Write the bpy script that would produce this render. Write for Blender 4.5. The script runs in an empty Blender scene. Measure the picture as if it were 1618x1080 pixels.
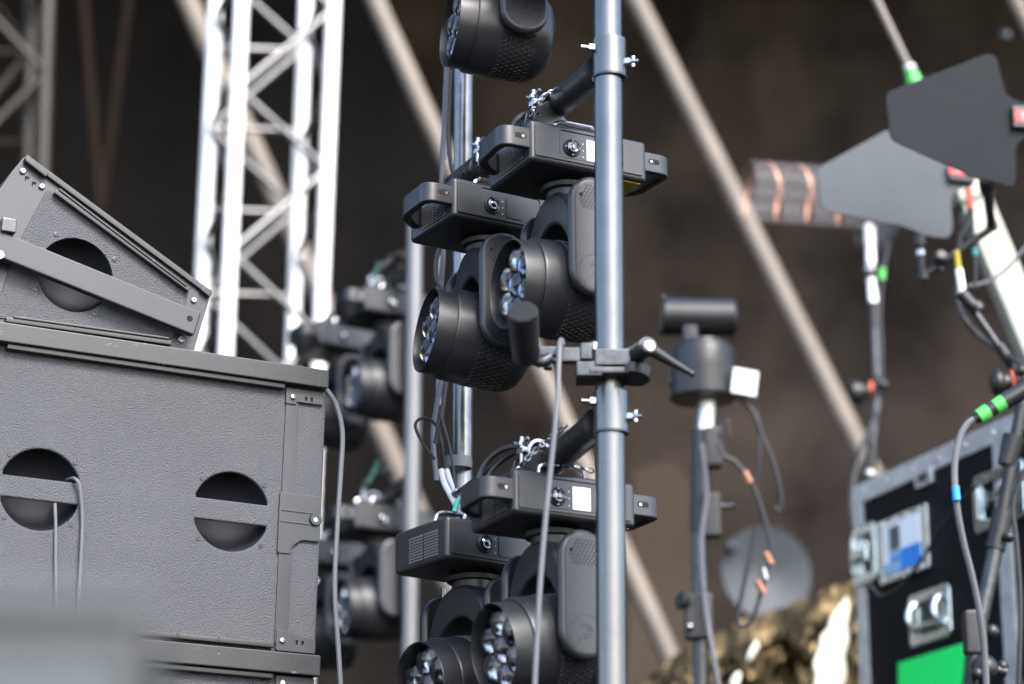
import bpy, bmesh, math, random
from mathutils import Vector, Matrix, noise
R = math.radians
PI = math.pi
random.seed(7)
scene = bpy.context.scene
COL = scene.collection
# ------------------------------------------------------------------ camera
W0, H0, FPX = 1618.0, 1080.0, 3820.0
PITCH = R(16.0)
CAM = Vector((0, 0, 1.5))
cam = bpy.data.cameras.new('camera')
cam.lens = 85.0
cam.sensor_width = 36.0
cam.sensor_fit = 'HORIZONTAL'
cam.clip_start = 0.05
cam.clip_end = 500
cam.dof.use_dof = True
cam.dof.focus_distance = 4.62
cam.dof.aperture_fstop = 1.95
cam_ob = bpy.data.objects.new('camera', cam)
COL.objects.link(cam_ob)
cam_ob.location = CAM
cam_ob.rotation_euler = (PI / 2 + PITCH, 0, 0)
scene.camera = cam_ob
FWD = Vector((0, math.cos(PITCH), math.sin(PITCH)))
UPV = Vector((0, -math.sin(PITCH), math.cos(PITCH)))
RGT = Vector((1, 0, 0))
# ------------------------------------------------------------------ light
SUN_ELEV, SUN_AZ = 44.0, 150.0      # degrees; azimuth clockwise from +Y (behind the camera)
world = bpy.data.worlds.new('World')
scene.world = world
world.use_nodes = True
nt = world.node_tree
bgn = nt.nodes['Background']
sky = nt.nodes.new('ShaderNodeTexSky')
sky.sky_type = 'NISHITA'
sky.sun_disc = False
sky.sun_elevation = R(SUN_ELEV)
sky.sun_rotation = R(SUN_AZ)
sky.dust_density = 2.5
nt.links.new(sky.outputs[0], bgn.inputs[0])
bgn.inputs[1].default_value = 0.15
sun = bpy.data.lights.new('sun', 'SUN')
sun.energy = 1.1
sun.angle = R(20)
sun.color = (1.0, 0.99, 0.97)
sun_ob = bpy.data.objects.new('sun', sun)
COL.objects.link(sun_ob)
sd = Vector((math.sin(R(SUN_AZ)) * math.cos(R(SUN_ELEV)), math.cos(R(SUN_AZ)) * math.cos(R(SUN_ELEV)), math.sin(R(SUN_ELEV))))
sun_ob.rotation_euler = sd.to_track_quat('Z', 'Y').to_euler()
sun_ob.location = (0, -5, 12)
scene.view_settings.view_transform = 'Standard'
scene.view_settings.look = 'None'
scene.view_settings.exposure = 2.2
scene.view_settings.gamma = 1.0

# ------------------------------------------------------------------ pixel helpers
def P(px, py, d):
    """point seen at pixel (of the 1618x1080 photograph) on the upright plane whose distance at mid-height is d metres"""
    d = d / (1 + math.tan(PITCH) * (py - H0 / 2) / FPX)
    return CAM + FWD * d + RGT * ((px - W0 / 2) / FPX * d) - UPV * ((py - H0 / 2) / FPX * d)

def frame(px, py, d, az, roll=0.0, yoff=0.0):
    """matrix: origin at the pixel, X horizontal at azimuth az (0 away, 90 right), Y away from the face, Z up"""
    a = R(az)
    X = Vector((math.sin(a), math.cos(a), 0))
    Z = Vector((0, 0, 1))
    Y = Z.cross(X)
    M = Matrix((X, Y, Z)).transposed().to_4x4()
    M = M @ Matrix.Rotation(R(roll), 4, 'Y')
    M.translation = P(px, py, d) + M.to_3x3() @ Vector((0, yoff, 0))
    return M

def uv(M, px, py, y=0.0):
    """pixel ray meets the plane local y of frame M -> local (x, z)"""
    n = M.to_3x3() @ Vector((0, 1, 0))
    o = M @ Vector((0, y, 0))
    ray = P(px, py, 1.0) - CAM
    t = (o - CAM).dot(n) / ray.dot(n)
    l = M.inverted() @ (CAM + ray * t)
    return (l.x, l.z)

# ------------------------------------------------------------------ materials
def mat(name, color, rough=0.5, metal=0.0, var=0.15, vscale=6.0, bump=0.0, bscale=200.0, rvar=0.1,
        color2=None, spec=None, trans=0.0, alpha=1.0, emit=None, estr=0.0, scratch=0.0, coat=0.0, dust=0.0, bdist=0.0015):
    m = bpy.data.materials.new(name)
    m.use_nodes = True
    t = m.node_tree
    N, L = t.nodes, t.links
    b = N['Principled BSDF']
    tc = N.new('ShaderNodeTexCoord')
    nz = N.new('ShaderNodeTexNoise')
    nz.inputs['Scale'].default_value = vscale
    nz.inputs['Detail'].default_value = 6
    nz.inputs['Roughness'].default_value = 0.65
    L.new(tc.outputs['Object'], nz.inputs['Vector'])
    ramp = N.new('ShaderNodeValToRGB')
    c2 = color2 or tuple(min(1, c * (1 + var)) for c in color)
    c1 = color if color2 else tuple(c * (1 - var) for c in color)
    ramp.color_ramp.elements[0].position = 0.32
    ramp.color_ramp.elements[1].position = 0.68
    ramp.color_ramp.elements[0].color = (*c1, 1)
    ramp.color_ramp.elements[1].color = (*c2, 1)
    L.new(nz.outputs[0], ramp.inputs[0])
    colout = ramp.outputs[0]
    if scratch > 0:
        # pale chips and scuffs
        n3 = N.new('ShaderNodeTexNoise')
        n3.inputs['Scale'].default_value = 26
        n3.inputs['Detail'].default_value = 9
        n3.inputs['Roughness'].default_value = 0.75
        mp = N.new('ShaderNodeMapping')
        mp.inputs['Scale'].default_value = (1.0, 1.0, 3.0)
        L.new(tc.outputs['Object'], mp.inputs[0])
        L.new(mp.outputs[0], n3.inputs['Vector'])
        r3 = N.new('ShaderNodeValToRGB')
        r3.color_ramp.elements[0].position = 0.70 - 0.06 * scratch
        r3.color_ramp.elements[1].position = 0.76 - 0.06 * scratch
        L.new(n3.outputs[0], r3.inputs[0])
        mx = N.new('ShaderNodeMixRGB')
        mx.inputs[2].default_value = (0.26, 0.26, 0.26, 1)
        L.new(r3.outputs[0], mx.inputs[0])
        L.new(colout, mx.inputs[1])
        colout = mx.outputs[0]
    if dust > 0:
        n4 = N.new('ShaderNodeTexNoise')
        n4.inputs['Scale'].default_value = 11
        n4.inputs['Detail'].default_value = 10
        n4.inputs['Roughness'].default_value = 0.7
        L.new(tc.outputs['Object'], n4.inputs['Vector'])
        r4 = N.new('ShaderNodeMapRange')
        r4.inputs[1].default_value = 0.42
        r4.inputs[2].default_value = 0.8
        r4.inputs[4].default_value = dust
        L.new(n4.outputs[0], r4.inputs[0])
        mx = N.new('ShaderNodeMixRGB')
        mx.inputs[2].default_value = (0.13, 0.12, 0.11, 1)
        L.new(r4.outputs[0], mx.inputs[0])
        L.new(colout, mx.inputs[1])
        colout = mx.outputs[0]
    L.new(colout, b.inputs['Base Color'])
    mr = N.new('ShaderNodeMapRange')
    mr.inputs[3].default_value = max(0.02, rough - rvar)
    mr.inputs[4].default_value = min(1, rough + rvar)
    L.new(nz.outputs[0], mr.inputs[0])
    L.new(mr.outputs[0], b.inputs['Roughness'])
    b.inputs['Metallic'].default_value = metal
    if spec is not None:
        b.inputs['Specular IOR Level'].default_value = spec
    if bump > 0:
        n2 = N.new('ShaderNodeTexNoise')
        n2.inputs['Scale'].default_value = bscale
        n2.inputs['Detail'].default_value = 3
        L.new(tc.outputs['Object'], n2.inputs['Vector'])
        bp = N.new('ShaderNodeBump')
        bp.inputs['Strength'].default_value = bump
        bp.inputs['Distance'].default_value = bdist
        L.new(n2.outputs[0], bp.inputs['Height'])
        L.new(bp.outputs[0], b.inputs['Normal'])
    if trans:
        b.inputs['Transmission Weight'].default_value = trans
    if coat:
        b.inputs['Coat Weight'].default_value = coat
        b.inputs['Coat Roughness'].default_value = 0.08
    if alpha < 1:
        b.inputs['Alpha'].default_value = alpha
    if emit:
        b.inputs['Emission Color'].default_value = (*emit, 1)
        b.inputs['Emission Strength'].default_value = estr
    return m

M = {}
M['plastic'] = mat('fixture_plastic', (0.0125, 0.0138, 0.0165), 0.37, var=0.12, vscale=14, bump=0.12, bscale=900, dust=0.07, scratch=0.12)
M['plastic_inner'] = mat('black_plastic', (0.0084, 0.0084, 0.0091), 0.5, bump=0.1, bscale=500)
M['rim'] = mat('vent_rim', (0.030, 0.032, 0.036), 0.25)  # lighter than the fixture plastic: highlights on the rims put into colour
M['hole'] = mat('vent_black', (0.004, 0.004, 0.004), 0.9)
M['dots'] = mat('vent_metal_mesh', (0.16, 0.165, 0.17), 0.4, metal=0.5)
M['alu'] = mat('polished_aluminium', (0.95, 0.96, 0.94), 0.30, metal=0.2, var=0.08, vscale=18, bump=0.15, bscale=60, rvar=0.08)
M['brace'] = mat('aluminium_brace', (0.21, 0.21, 0.21), 0.38, metal=0.9, var=0.15, vscale=14)
M['pole'] = mat('painted_grey_tube', (0.135, 0.136, 0.138), 0.26, metal=0.9, var=0.10, vscale=12, bump=0.08, bscale=90, rvar=0.06, scratch=0.35)
M['pole2'] = mat('worn_chrome_tube', (0.17, 0.172, 0.175), 0.24, metal=0.75, var=0.3, vscale=25, bump=0.4, bscale=25, rvar=0.12)
M['chrome'] = mat('chrome_hardware', (0.36, 0.37, 0.39), 0.26, metal=1.0, var=0.2, vscale=60)
M['steel'] = mat('dark_steel', (0.07, 0.073, 0.078), 0.32, metal=0.8, var=0.3, vscale=50)
M['blacksteel'] = mat('black_steel', (0.0154, 0.0161, 0.0175), 0.38, metal=0.2, var=0.25, vscale=30, bump=0.1, bscale=200)
M['tape'] = mat('black_wrapped_tape', (0.0084, 0.0084, 0.0091), 0.42, bump=0.5, bscale=70)
M['rubber'] = mat('black_cable', (0.0154, 0.0161, 0.0175), 0.45, var=0.2, vscale=10)
M['greycable'] = mat('grey_cable', (0.0930, 0.0992, 0.1116), 0.5, var=0.1, vscale=10)
M['speaker'] = mat('textured_speaker_paint', (0.054, 0.057, 0.066), 0.6, var=0.10, vscale=5, bump=1.0, bscale=320, bdist=0.0038, dust=0.10, scratch=0.25)
M['smooth'] = mat('smooth_grey_plate', (0.024, 0.027, 0.0335), 0.42, var=0.12, vscale=9, bump=0.12, bscale=400, dust=0.04, scratch=0.15)
M['cap'] = mat('scuffed_cap_rail', (0.012, 0.0135, 0.017), 0.38, var=0.2, vscale=12, bump=0.15, bscale=120, scratch=1.15, dust=0.05)
M['rail'] = mat('black_rail', (0.0126, 0.0133, 0.0154), 0.35, var=0.2, vscale=20)
M['recess'] = mat('recess_black', (0.013, 0.0145, 0.019), 0.7, var=0.1, spec=0.3)
M['screw'] = mat('bright_screw', (0.42, 0.43, 0.44), 0.3, metal=1.0)
M['matte'] = mat('matte_black', (0.016, 0.017, 0.019), 0.85, spec=0.12)
M['dchrome'] = mat('dark_chrome', (0.16, 0.17, 0.18), 0.16, metal=1.0)
M['paper'] = mat('white_paper', (0.95, 0.96, 0.97), 0.5, var=0.04)
M['white'] = mat('white_label', (0.5304, 0.5440, 0.5576), 0.5, var=0.04)
M['screen'] = mat('lit_screen', (0.7, 0.8, 0.9), 0.3, emit=(0.75, 0.88, 1.0), estr=0.18)
M['darkscreen'] = mat('dark_screen', (0.02, 0.03, 0.035), 0.12)
M['yellow'] = mat('yellow_sticker', (0.4650, 0.3596, 0.0124), 0.5, var=0.1)
M['green'] = mat('fluorescent_green', (0.0, 1.0, 0.16), 0.5, var=0.04)
M['greenband'] = mat('green_band', (0.0620, 0.3844, 0.0744), 0.45, var=0.1)
M['red'] = mat('red_label', (0.4464, 0.0310, 0.0372), 0.5, var=0.1)
M['blue'] = mat('blue_print', (0.02, 0.26, 0.78), 0.5)
M['ltblue'] = mat('pale_blue_print', (0.28, 0.5, 0.68), 0.5)
M['paddark'] = mat('dark_paddle_board', (0.0075, 0.0100, 0.0135), 0.6, var=0.15, vscale=10, bump=0.1, bscale=120, spec=0.12)
M['padlight'] = mat('grey_paddle_board', (0.0372, 0.0484, 0.0570), 0.5, spec=0.3, var=0.12, vscale=9, bump=0.1, bscale=120, dust=0.1)
M['copper'] = mat('copper_strip', (0.32, 0.145, 0.09), 0.45, metal=0.3)
M['clear'] = mat('clear_plastic', (0.75, 0.73, 0.78), 0.18, alpha=0.03)
M['beam'] = mat('beige_beam', (0.1550, 0.1333, 0.1116), 0.6, var=0.2, vscale=4)
M['cream'] = mat('cream_beam', (0.4092, 0.4092, 0.3472), 0.5, var=0.12, vscale=5)
M['shadetruss'] = mat('shaded_truss', (0.035, 0.030, 0.024), 0.5, metal=0.3, var=0.25, vscale=8)  # shade under the roof put into the truss colour
M['case'] = mat('flight_case_black', (0.0042, 0.0049, 0.0063), 0.6, var=0.3, vscale=8, spec=0.15)
M['casealu'] = mat('case_aluminium', (0.62, 0.64, 0.65), 0.34, metal=0.6, var=0.2, vscale=18, bump=0.15, bscale=50)
M['zinc'] = mat('zinc_plated', (0.60, 0.66, 0.66), 0.22, metal=1.0, var=0.2, vscale=45, bump=0.2, bscale=60)
M['gold'] = mat('gold_foil', (0.056, 0.041, 0.019), 0.34, metal=0.85, var=0.5, vscale=7, bump=0.6, bscale=45, rvar=0.15)
M['foilglint'] = mat('foil_highlight', (0.80, 0.79, 0.66), 0.35, metal=0.4, var=0.25, vscale=14, bump=1.0, bscale=18)  # pale colour standing in for highlights on the gold foil
M['disc'] = mat('grey_dish', (0.024, 0.031, 0.038), 0.6, metal=0.0, var=0.3, vscale=5)
M['strap'] = mat('brown_strap', (0.016, 0.0115, 0.0085), 0.95, spec=0.05)
M['foregrey'] = mat('green_grey_grille', (0.048, 0.060, 0.064), 0.6, var=0.1)
M['teal'] = mat('teal_tape', (0.0310, 0.2790, 0.2356), 0.5)
M['dteal'] = mat('dark_teal', (0.01, 0.06, 0.05), 0.5)
M['farpole'] = mat('far_pole_paint', (0.14, 0.142, 0.145), 0.35, metal=0.45, var=0.08)
M['redtape'] = mat('red_tape', (0.4650, 0.0620, 0.0310), 0.5)

def glass_mat():
    m = bpy.data.materials.new('lens_glass')
    m.use_nodes = True
    b = m.node_tree.nodes['Principled BSDF']
    b.inputs['Base Color'].default_value = (0.72, 0.73, 0.77, 1)
    b.inputs['Roughness'].default_value = 0.02
    b.inputs['Transmission Weight'].default_value = 1.0
    b.inputs['IOR'].default_value = 1.5
    n = m.node_tree.nodes.new('ShaderNodeTexNoise')
    n.inputs['Scale'].default_value = 35
    bp = m.node_tree.nodes.new('ShaderNodeBump')
    bp.inputs['Strength'].default_value = 0.05
    bp.inputs['Distance'].default_value = 0.002
    m.node_tree.links.new(n.outputs[0], bp.inputs['Height'])
    m.node_tree.links.new(bp.outputs[0], b.inputs['Normal'])
    return m
M['glass'] = glass_mat()

def cloth_mat(name, a, b_, scale):
    m = mat(name, a, 0.95, var=0.1, vscale=scale, color2=b_, spec=0.05)
    return m
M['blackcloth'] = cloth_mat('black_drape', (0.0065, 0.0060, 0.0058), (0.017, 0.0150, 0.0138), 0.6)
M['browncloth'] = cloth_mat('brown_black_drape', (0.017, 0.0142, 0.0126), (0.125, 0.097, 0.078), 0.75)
M['tan'] = cloth_mat('tan_light', (0.0372, 0.0291, 0.0229), (0.0558, 0.0434, 0.0341), 0.6)  # light passing through the backdrop cloth, put into colour
M['deck'] = mat('black_stage_deck', (0.0070, 0.0070, 0.0070), 0.85, var=0.3, vscale=2, spec=0.1)
M['ground'] = mat('asphalt', (0.0252, 0.0245, 0.0238), 0.95, spec=0.1, var=0.3, vscale=1.5, bump=0.5, bscale=40)

# ------------------------------------------------------------------ mesh builders
class MB:
    def __init__(self):
        self.bm = bmesh.new()
    def _x(self, vs, mtx):
        if mtx is not None:
            bmesh.ops.transform(self.bm, matrix=mtx, verts=vs)
    def box(self, c, s, mtx=None, bev=0.0, seg=2):
        r = bmesh.ops.create_cube(self.bm, size=1.0)
        vs = r['verts']
        for v in vs:
            v.co = Vector((v.co.x * s[0] + c[0], v.co.y * s[1] + c[1], v.co.z * s[2] + c[2]))
        if bev > 0:
            es = list({e for v in vs for e in v.link_edges})
            g = bmesh.ops.bevel(self.bm, geom=es, offset=bev, segments=seg, profile=0.5, affect='EDGES')
            vs = list({v for f in g['faces'] for v in f.verts} | {v for v in vs if v.is_valid})
            seen = set(vs)
            st = list(vs)
            while st:
                v = st.pop()
                for e in v.link_edges:
                    o = e.other_vert(v)
                    if o not in seen:
                        seen.add(o); st.append(o)
            vs = list(seen)
        self._x(vs, mtx)
        return self
    def cyl(self, a, b, r1, r2=None, seg=20, mtx=None, caps=True):
        a, b = Vector(a), Vector(b)
        r2 = r1 if r2 is None else r2
        d = (b - a)
        q = d.to_track_quat('Z', 'Y').to_matrix().to_4x4()
        q.translation = (a + b) / 2
        r = bmesh.ops.create_cone(self.bm, cap_ends=caps, cap_tris=False, segments=seg, radius1=r1, radius2=r2, depth=d.length)
        bmesh.ops.transform(self.bm, matrix=q, verts=r['verts'])
        self._x(r['verts'], mtx)
        return self
    def lathe(self, prof, axis=(0, 0, 1), org=(0, 0, 0), seg=32, mtx=None, close=False):
        """prof: list of (h, r) along axis"""
        q = Vector(axis).to_track_quat('Z', 'Y').to_matrix().to_4x4()
        q.translation = Vector(org)
        rings, vs = [], []
        for h, r in prof:
            if r < 1e-6:
                v = self.bm.verts.new((0, 0, h)); rings.append([v]); vs.append(v)
            else:
                ring = [self.bm.verts.new((r * math.cos(2 * PI * k / seg), r * math.sin(2 * PI * k / seg), h)) for k in range(seg)]
                rings.append(ring); vs += ring
        for A, B in zip(rings, rings[1:]):
            for k in range(seg):
                k2 = (k + 1) % seg
                if len(A) == 1 and len(B) == 1: continue
                if len(A) == 1: self.bm.faces.new((A[0], B[k2], B[k]))
                elif len(B) == 1: self.bm.faces.new((A[k], A[k2], B[0]))
                else: self.bm.faces.new((A[k], A[k2], B[k2], B[k]))
        bmesh.ops.transform(self.bm, matrix=q, verts=vs)
        self._x(vs, mtx)
        return self
    def tube(self, pts, r, seg=8, smooth=6, closed=False, mtx=None, rf=None):
        pts = [Vector(p) for p in pts]
        if smooth and len(pts) > 2:
            pts = catmull(pts, smooth, closed)
        n = len(pts)
        rings, vs = [], []
        up = None
        for i, p in enumerate(pts):
            if closed: t = pts[(i + 1) % n] - pts[(i - 1) % n]
            else: t = pts[min(i + 1, n - 1)] - pts[max(i - 1, 0)]
            if t.length < 1e-9: t = Vector((0, 0, 1))
            t.normalize()
            if up is None:
                up = Vector((0, 0, 1)) if abs(t.z) < 0.9 else Vector((1, 0, 0))
            s = t.cross(up)
            if s.length < 1e-6: s = t.orthogonal()
            s.normalize(); up = s.cross(t).normalized()
            rr = rf(i / max(1, n - 1)) * r if rf else r
            ring = [self.bm.verts.new(p + (s * math.cos(2 * PI * k / seg) + up * math.sin(2 * PI * k / seg)) * rr) for k in range(seg)]
            rings.append(ring); vs += ring
        m = n if closed else n - 1
        for i in range(m):
            A, B = rings[i], rings[(i + 1) % n]
            for k in range(seg):
                self.bm.faces.new((A[k], A[(k + 1) % seg], B[(k + 1) % seg], B[k]))
        if not closed:
            self.bm.faces.new(rings[0][::-1]); self.bm.faces.new(rings[-1])
        self._x(vs, mtx)
        return self
    def plate(self, outlines, y0, y1, bev=0.001, plane='XZ', mtx=None):
        """flat plate with holes: outlines in the plane, extruded between y0 and y1; XZ (normal Y), XY (normal Z) or YZ (normal X)"""
        me = plate_mesh(outlines, abs(y1 - y0), bev)
        mid = (y0 + y1) / 2
        for v in me.vertices:
            x, y, z = v.co
            if plane == 'XZ': v.co = (x, mid + z, y)
            elif plane == 'XY': v.co = (x, y, mid + z)
            else: v.co = (mid + z, x, y)
        n0 = len(self.bm.verts)
        self.bm.from_mesh(me)
        self.bm.verts.ensure_lookup_table()
        self._x(self.bm.verts[n0:], mtx)
        bpy.data.meshes.remove(me)
        return self
    def ball(self, c, r, seg=14, mtx=None):
        q = bmesh.ops.create_uvsphere(self.bm, u_segments=seg, v_segments=seg // 2 + 2, radius=r)
        bmesh.ops.translate(self.bm, vec=Vector(c), verts=q['verts'])
        self._x(q['verts'], mtx)
        return self
    def faces(self, vs, fs):
        bv = [self.bm.verts.new(v) for v in vs]
        for f in fs:
            try: self.bm.faces.new([bv[i] for i in f])
            except ValueError: pass
        return self

def catmull(pts, sub, closed=False):
    out = []
    n = len(pts)
    rng = n if closed else n - 1
    for i in range(rng):
        if closed: p0, p1, p2, p3 = pts[(i - 1) % n], pts[i], pts[(i + 1) % n], pts[(i + 2) % n]
        else: p0, p1, p2, p3 = pts[max(i - 1, 0)], pts[i], pts[i + 1], pts[min(i + 2, n - 1)]
        for k in range(sub):
            t = k / sub
            out.append(0.5 * ((2 * p1) + (p2 - p0) * t + (2 * p0 - 5 * p1 + 4 * p2 - p3) * t * t + (3 * p1 - p0 - 3 * p2 + p3) * t ** 3))
    if not closed: out.append(pts[-1])
    return out

def plate_mesh(outlines, thick, bev):
    cu = bpy.data.curves.new('tmp', 'CURVE')
    cu.dimensions = '2D'
    cu.fill_mode = 'BOTH'
    bev = min(bev, thick / 2 * 0.98)
    cu.extrude = thick / 2 - bev
    cu.bevel_depth = bev
    cu.bevel_resolution = 2 if bev > 0.003 else 1
    cu.offset = -bev
    for o in outlines:
        s = cu.splines.new('POLY')
        s.points.add(len(o) - 1)
        for p, q in zip(s.points, o):
            p.co = (q[0], q[1], 0, 1)
        s.use_cyclic_u = True
    ob = bpy.data.objects.new('tmp', cu)
    COL.objects.link(ob)
    dg = bpy.context.evaluated_depsgraph_get()
    dg.update()
    me = bpy.data.meshes.new_from_object(ob.evaluated_get(dg))
    bpy.data.objects.remove(ob)
    bpy.data.curves.remove(cu)
    return me

def rpoly(pts, r, seg=5):
    """polygon with rounded corners"""
    out = []
    n = len(pts)
    rs = r if isinstance(r, (list, tuple)) else [r] * n
    for i in range(n):
        p = Vector(pts[i]).to_2d() if len(pts[i]) > 2 else Vector(pts[i])
        a = Vector(pts[i - 1]); b = Vector(pts[(i + 1) % n])
        da, db = (a - p), (b - p)
        rr = min(rs[i], da.length * 0.45, db.length * 0.45)
        if rr < 1e-5: out.append(tuple(p)); continue
        s, e = p + da.normalized() * rr, p + db.normalized() * rr
        for k in range(seg + 1):
            t = k / seg
            q = s * (1 - t) ** 2 + p * 2 * t * (1 - t) + e * t * t
            out.append((q.x, q.y))
    return out

def rrect(x0, y0, x1, y1, r, seg=6):
    out = []
    for cx, cy, a in ((x1 - r, y0 + r, -90), (x1 - r, y1 - r, 0), (x0 + r, y1 - r, 90), (x0 + r, y0 + r, 180)):
        for k in range(seg + 1):
            t = R(a + 90 * k / seg)
            out.append((cx + r * math.cos(t), cy + r * math.sin(t)))
    return out

def circ(cx, cy, r, n=28):
    return [(cx + r * math.cos(2 * PI * k / n), cy + r * math.sin(2 * PI * k / n)) for k in range(n)]

def halfdisc(cx, cy, r, gap, ang=0.0, upper=True, n=22, corner=0.006):
    """segment of a disc cut off at distance gap from its centre line, the cut at angle ang"""
    a0 = math.asin(gap / r)
    pts = [(r * math.cos(a0 + (PI - 2 * a0) * k / n), r * math.sin(a0 + (PI - 2 * a0) * k / n)) for k in range(n + 1)]
    pts[0] = (pts[0][0] - corner * .5, pts[0][1] + corner * .3)
    pts[-1] = (pts[-1][0] + corner * .5, pts[-1][1] + corner * .3)
    s = 1 if upper else -1
    out = []
    for x, y in pts:
        y *= s
        out.append((cx + x * math.cos(ang) - y * math.sin(ang), cy + x * math.sin(ang) + y * math.cos(ang)))
    return out

def obj(name, mb, m, parent=None, loc=None, sharp=38, flat=False):
    bm = mb.bm
    bmesh.ops.remove_doubles(bm, verts=bm.verts, dist=1e-6)
    bmesh.ops.recalc_face_normals(bm, faces=bm.faces)
    for f in bm.faces: f.smooth = not flat
    lim = R(sharp)
    for e in bm.edges:
        if len(e.link_faces) == 2 and e.calc_face_angle(0) > lim: e.smooth = False
    if parent is None and loc is None:
        c = Vector((0, 0, 0)); k = 0
        zmin = 1e9
        for v in bm.verts: c += v.co; k += 1; zmin = min(zmin, v.co.z)
        c /= max(1, k)
        loc = Vector((c.x, c.y, zmin))
        bmesh.ops.translate(bm, vec=-loc, verts=bm.verts)
    me = bpy.data.meshes.new(name)
    bm.to_mesh(me); bm.free()
    me.materials.append(M[m] if isinstance(m, str) else m)
    o = bpy.data.objects.new(name, me)
    COL.objects.link(o)
    if parent is not None: o.parent = parent
    if loc is not None: o.location = loc
    if not flat and sharp < 90 and len(me.polygons) < 6000:
        wn = o.modifiers.new('weighted_normal', 'WEIGHTED_NORMAL')
        wn.keep_sharp = True
        wn.weight = 80
    return o

def tag(o, label=None, cat=None, group=None, kind=None):
    if label: o['label'] = label
    if cat: o['category'] = cat
    if group: o['group'] = group
    if kind: o['kind'] = kind
    return o

def thing(name, label, cat, mtx=None, group=None):
    o = bpy.data.objects.new(name, None)
    o.empty_display_size = 0.05
    COL.objects.link(o)
    if mtx is not None:
        o.matrix_world = mtx if isinstance(mtx, Matrix) else Matrix.Translation(mtx)
    return tag(o, label, cat, group)

def copy_tree(o, parent=None):
    c = o.copy()
    COL.objects.link(c)
    if parent: c.parent = parent
    for ch in list(o.children):
        copy_tree(ch, c)
    return c

def ptube(name, pts, r, m, label=None, cat=None, parent=None, group=None, seg=8, smooth=7):
    """tube through pixel points (px, py, depth); single-mesh thing, or a part when a parent (world-aligned at its location) is given"""
    w = [P(*p) for p in pts]
    mb = MB()
    if parent is not None:
        inv = parent.matrix_world.inverted() if parent.parent is None else Matrix.Identity(4)
        w = [inv @ v for v in w]
    mb.tube(w, r, seg=seg, smooth=smooth)
    o = obj(name, mb, m, parent)
    return tag(o, label, cat, group)

def screw(mb, M_, px, py, r=0.0045, y=0.0, h=0.003):
    u, v = uv(M_, px, py, y)
    mb.lathe([(0, r), (h * .7, r), (h, r * .7), (h, r * .35), (h * .3, r * .3), (h * .3, 0)], axis=(0, -1, 0), org=(u, y, v), seg=12)

# ------------------------------------------------------------------ setting
mb = MB(); mb.box((0, 0, -0.05), (400, 400, 0.1))
tag(obj('ground', mb, 'ground', loc=(0, 0, 0)), kind='structure')
DECK = 1.6
mb = MB(); mb.box((0, 9.6, DECK - .1), (20, 12.0, .2))
tag(obj('stage_deck', mb, 'deck', loc=(0, 0, 0)), kind='structure')

def drape(name, x0, x1, y, z0, z1, m, label, amp=0.12, edge=None, group=None):
    mb = MB()
    nx, nz = 90, 40
    vs, fs = [], []
    for j in range(nz + 1):
        for i in range(nx + 1):
            s, t = i / nx, j / nz
            xa, xb = (x0, x1) if edge is None else edge(t)
            x = xa + (xb - xa) * s
            z = z0 + (z1 - z0) * t
            dy = amp * noise.noise(Vector((x * 1.1, z * .25, y))) + amp * .35 * noise.noise(Vector((x * 4, z * .4, y + 5)))
            vs.append((x, y + dy - 0.18 * (z - z0) * .4, z))
    for j in range(nz):
        for i in range(nx):
            a = j * (nx + 1) + i
            fs.append((a, a + 1, a + nx + 2, a + nx + 1))
    mb.faces(vs, fs)
    bmesh.ops.solidify(mb.bm, geom=mb.bm.faces[:], thickness=0.01)
    o = obj(name, mb, m, sharp=180)
    return tag(o, label, 'drape', group)

drape('stage_drape', -9, 9, 14.6, DECK, 12.5, 'browncloth', 'wide mottled brown-black cloth hanging across the back of the stage', amp=0.3)
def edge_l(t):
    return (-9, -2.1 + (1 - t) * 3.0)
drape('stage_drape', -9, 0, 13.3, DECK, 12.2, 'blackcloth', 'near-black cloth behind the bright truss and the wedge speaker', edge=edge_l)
mb = MB(); mb.box((0, 12.4, 8.6), (15, 5.6, .08))  # unseen roof panel, added to keep the sun off the backdrop
tag(obj('shade_roof', mb, 'blackcloth', loc=(0, 0, 0)), 'unseen black panel added overhead to shade the back of the stage', 'light blocker')
for sx, lb in ((-1, 'unseen black wall added on the left to darken reflections'), (1, 'unseen black wall added on the right to darken reflections')):  # unseen walls, added for dark edges in the pole reflections
    mb = MB(); mb.box((sx * 5.6, 11.2, DECK + 3.6), (.1, 6.6, 7.2))
    tag(obj('reflection_wall', mb, 'blackcloth', loc=(0, 0, 0)), lb, 'wall')
mb = MB()
T = frame(1035, 900, 12.6, 88)  # tan plate stands in for light coming through the cloth
mb.plate([rpoly([uv(T, *q) for q in ((1000, 745), (1060, 728), (1092, 760), (1105, 1100), (985, 1100))], 0.03)], 0, 0.05, 0.01)
tp = obj('light_patch', mb, 'tan', loc=(0, 0, 0)); tp.matrix_world = T
tag(tp, 'tan patch painting light through the cloth behind the lower right moving head light', 'light patch')

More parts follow.
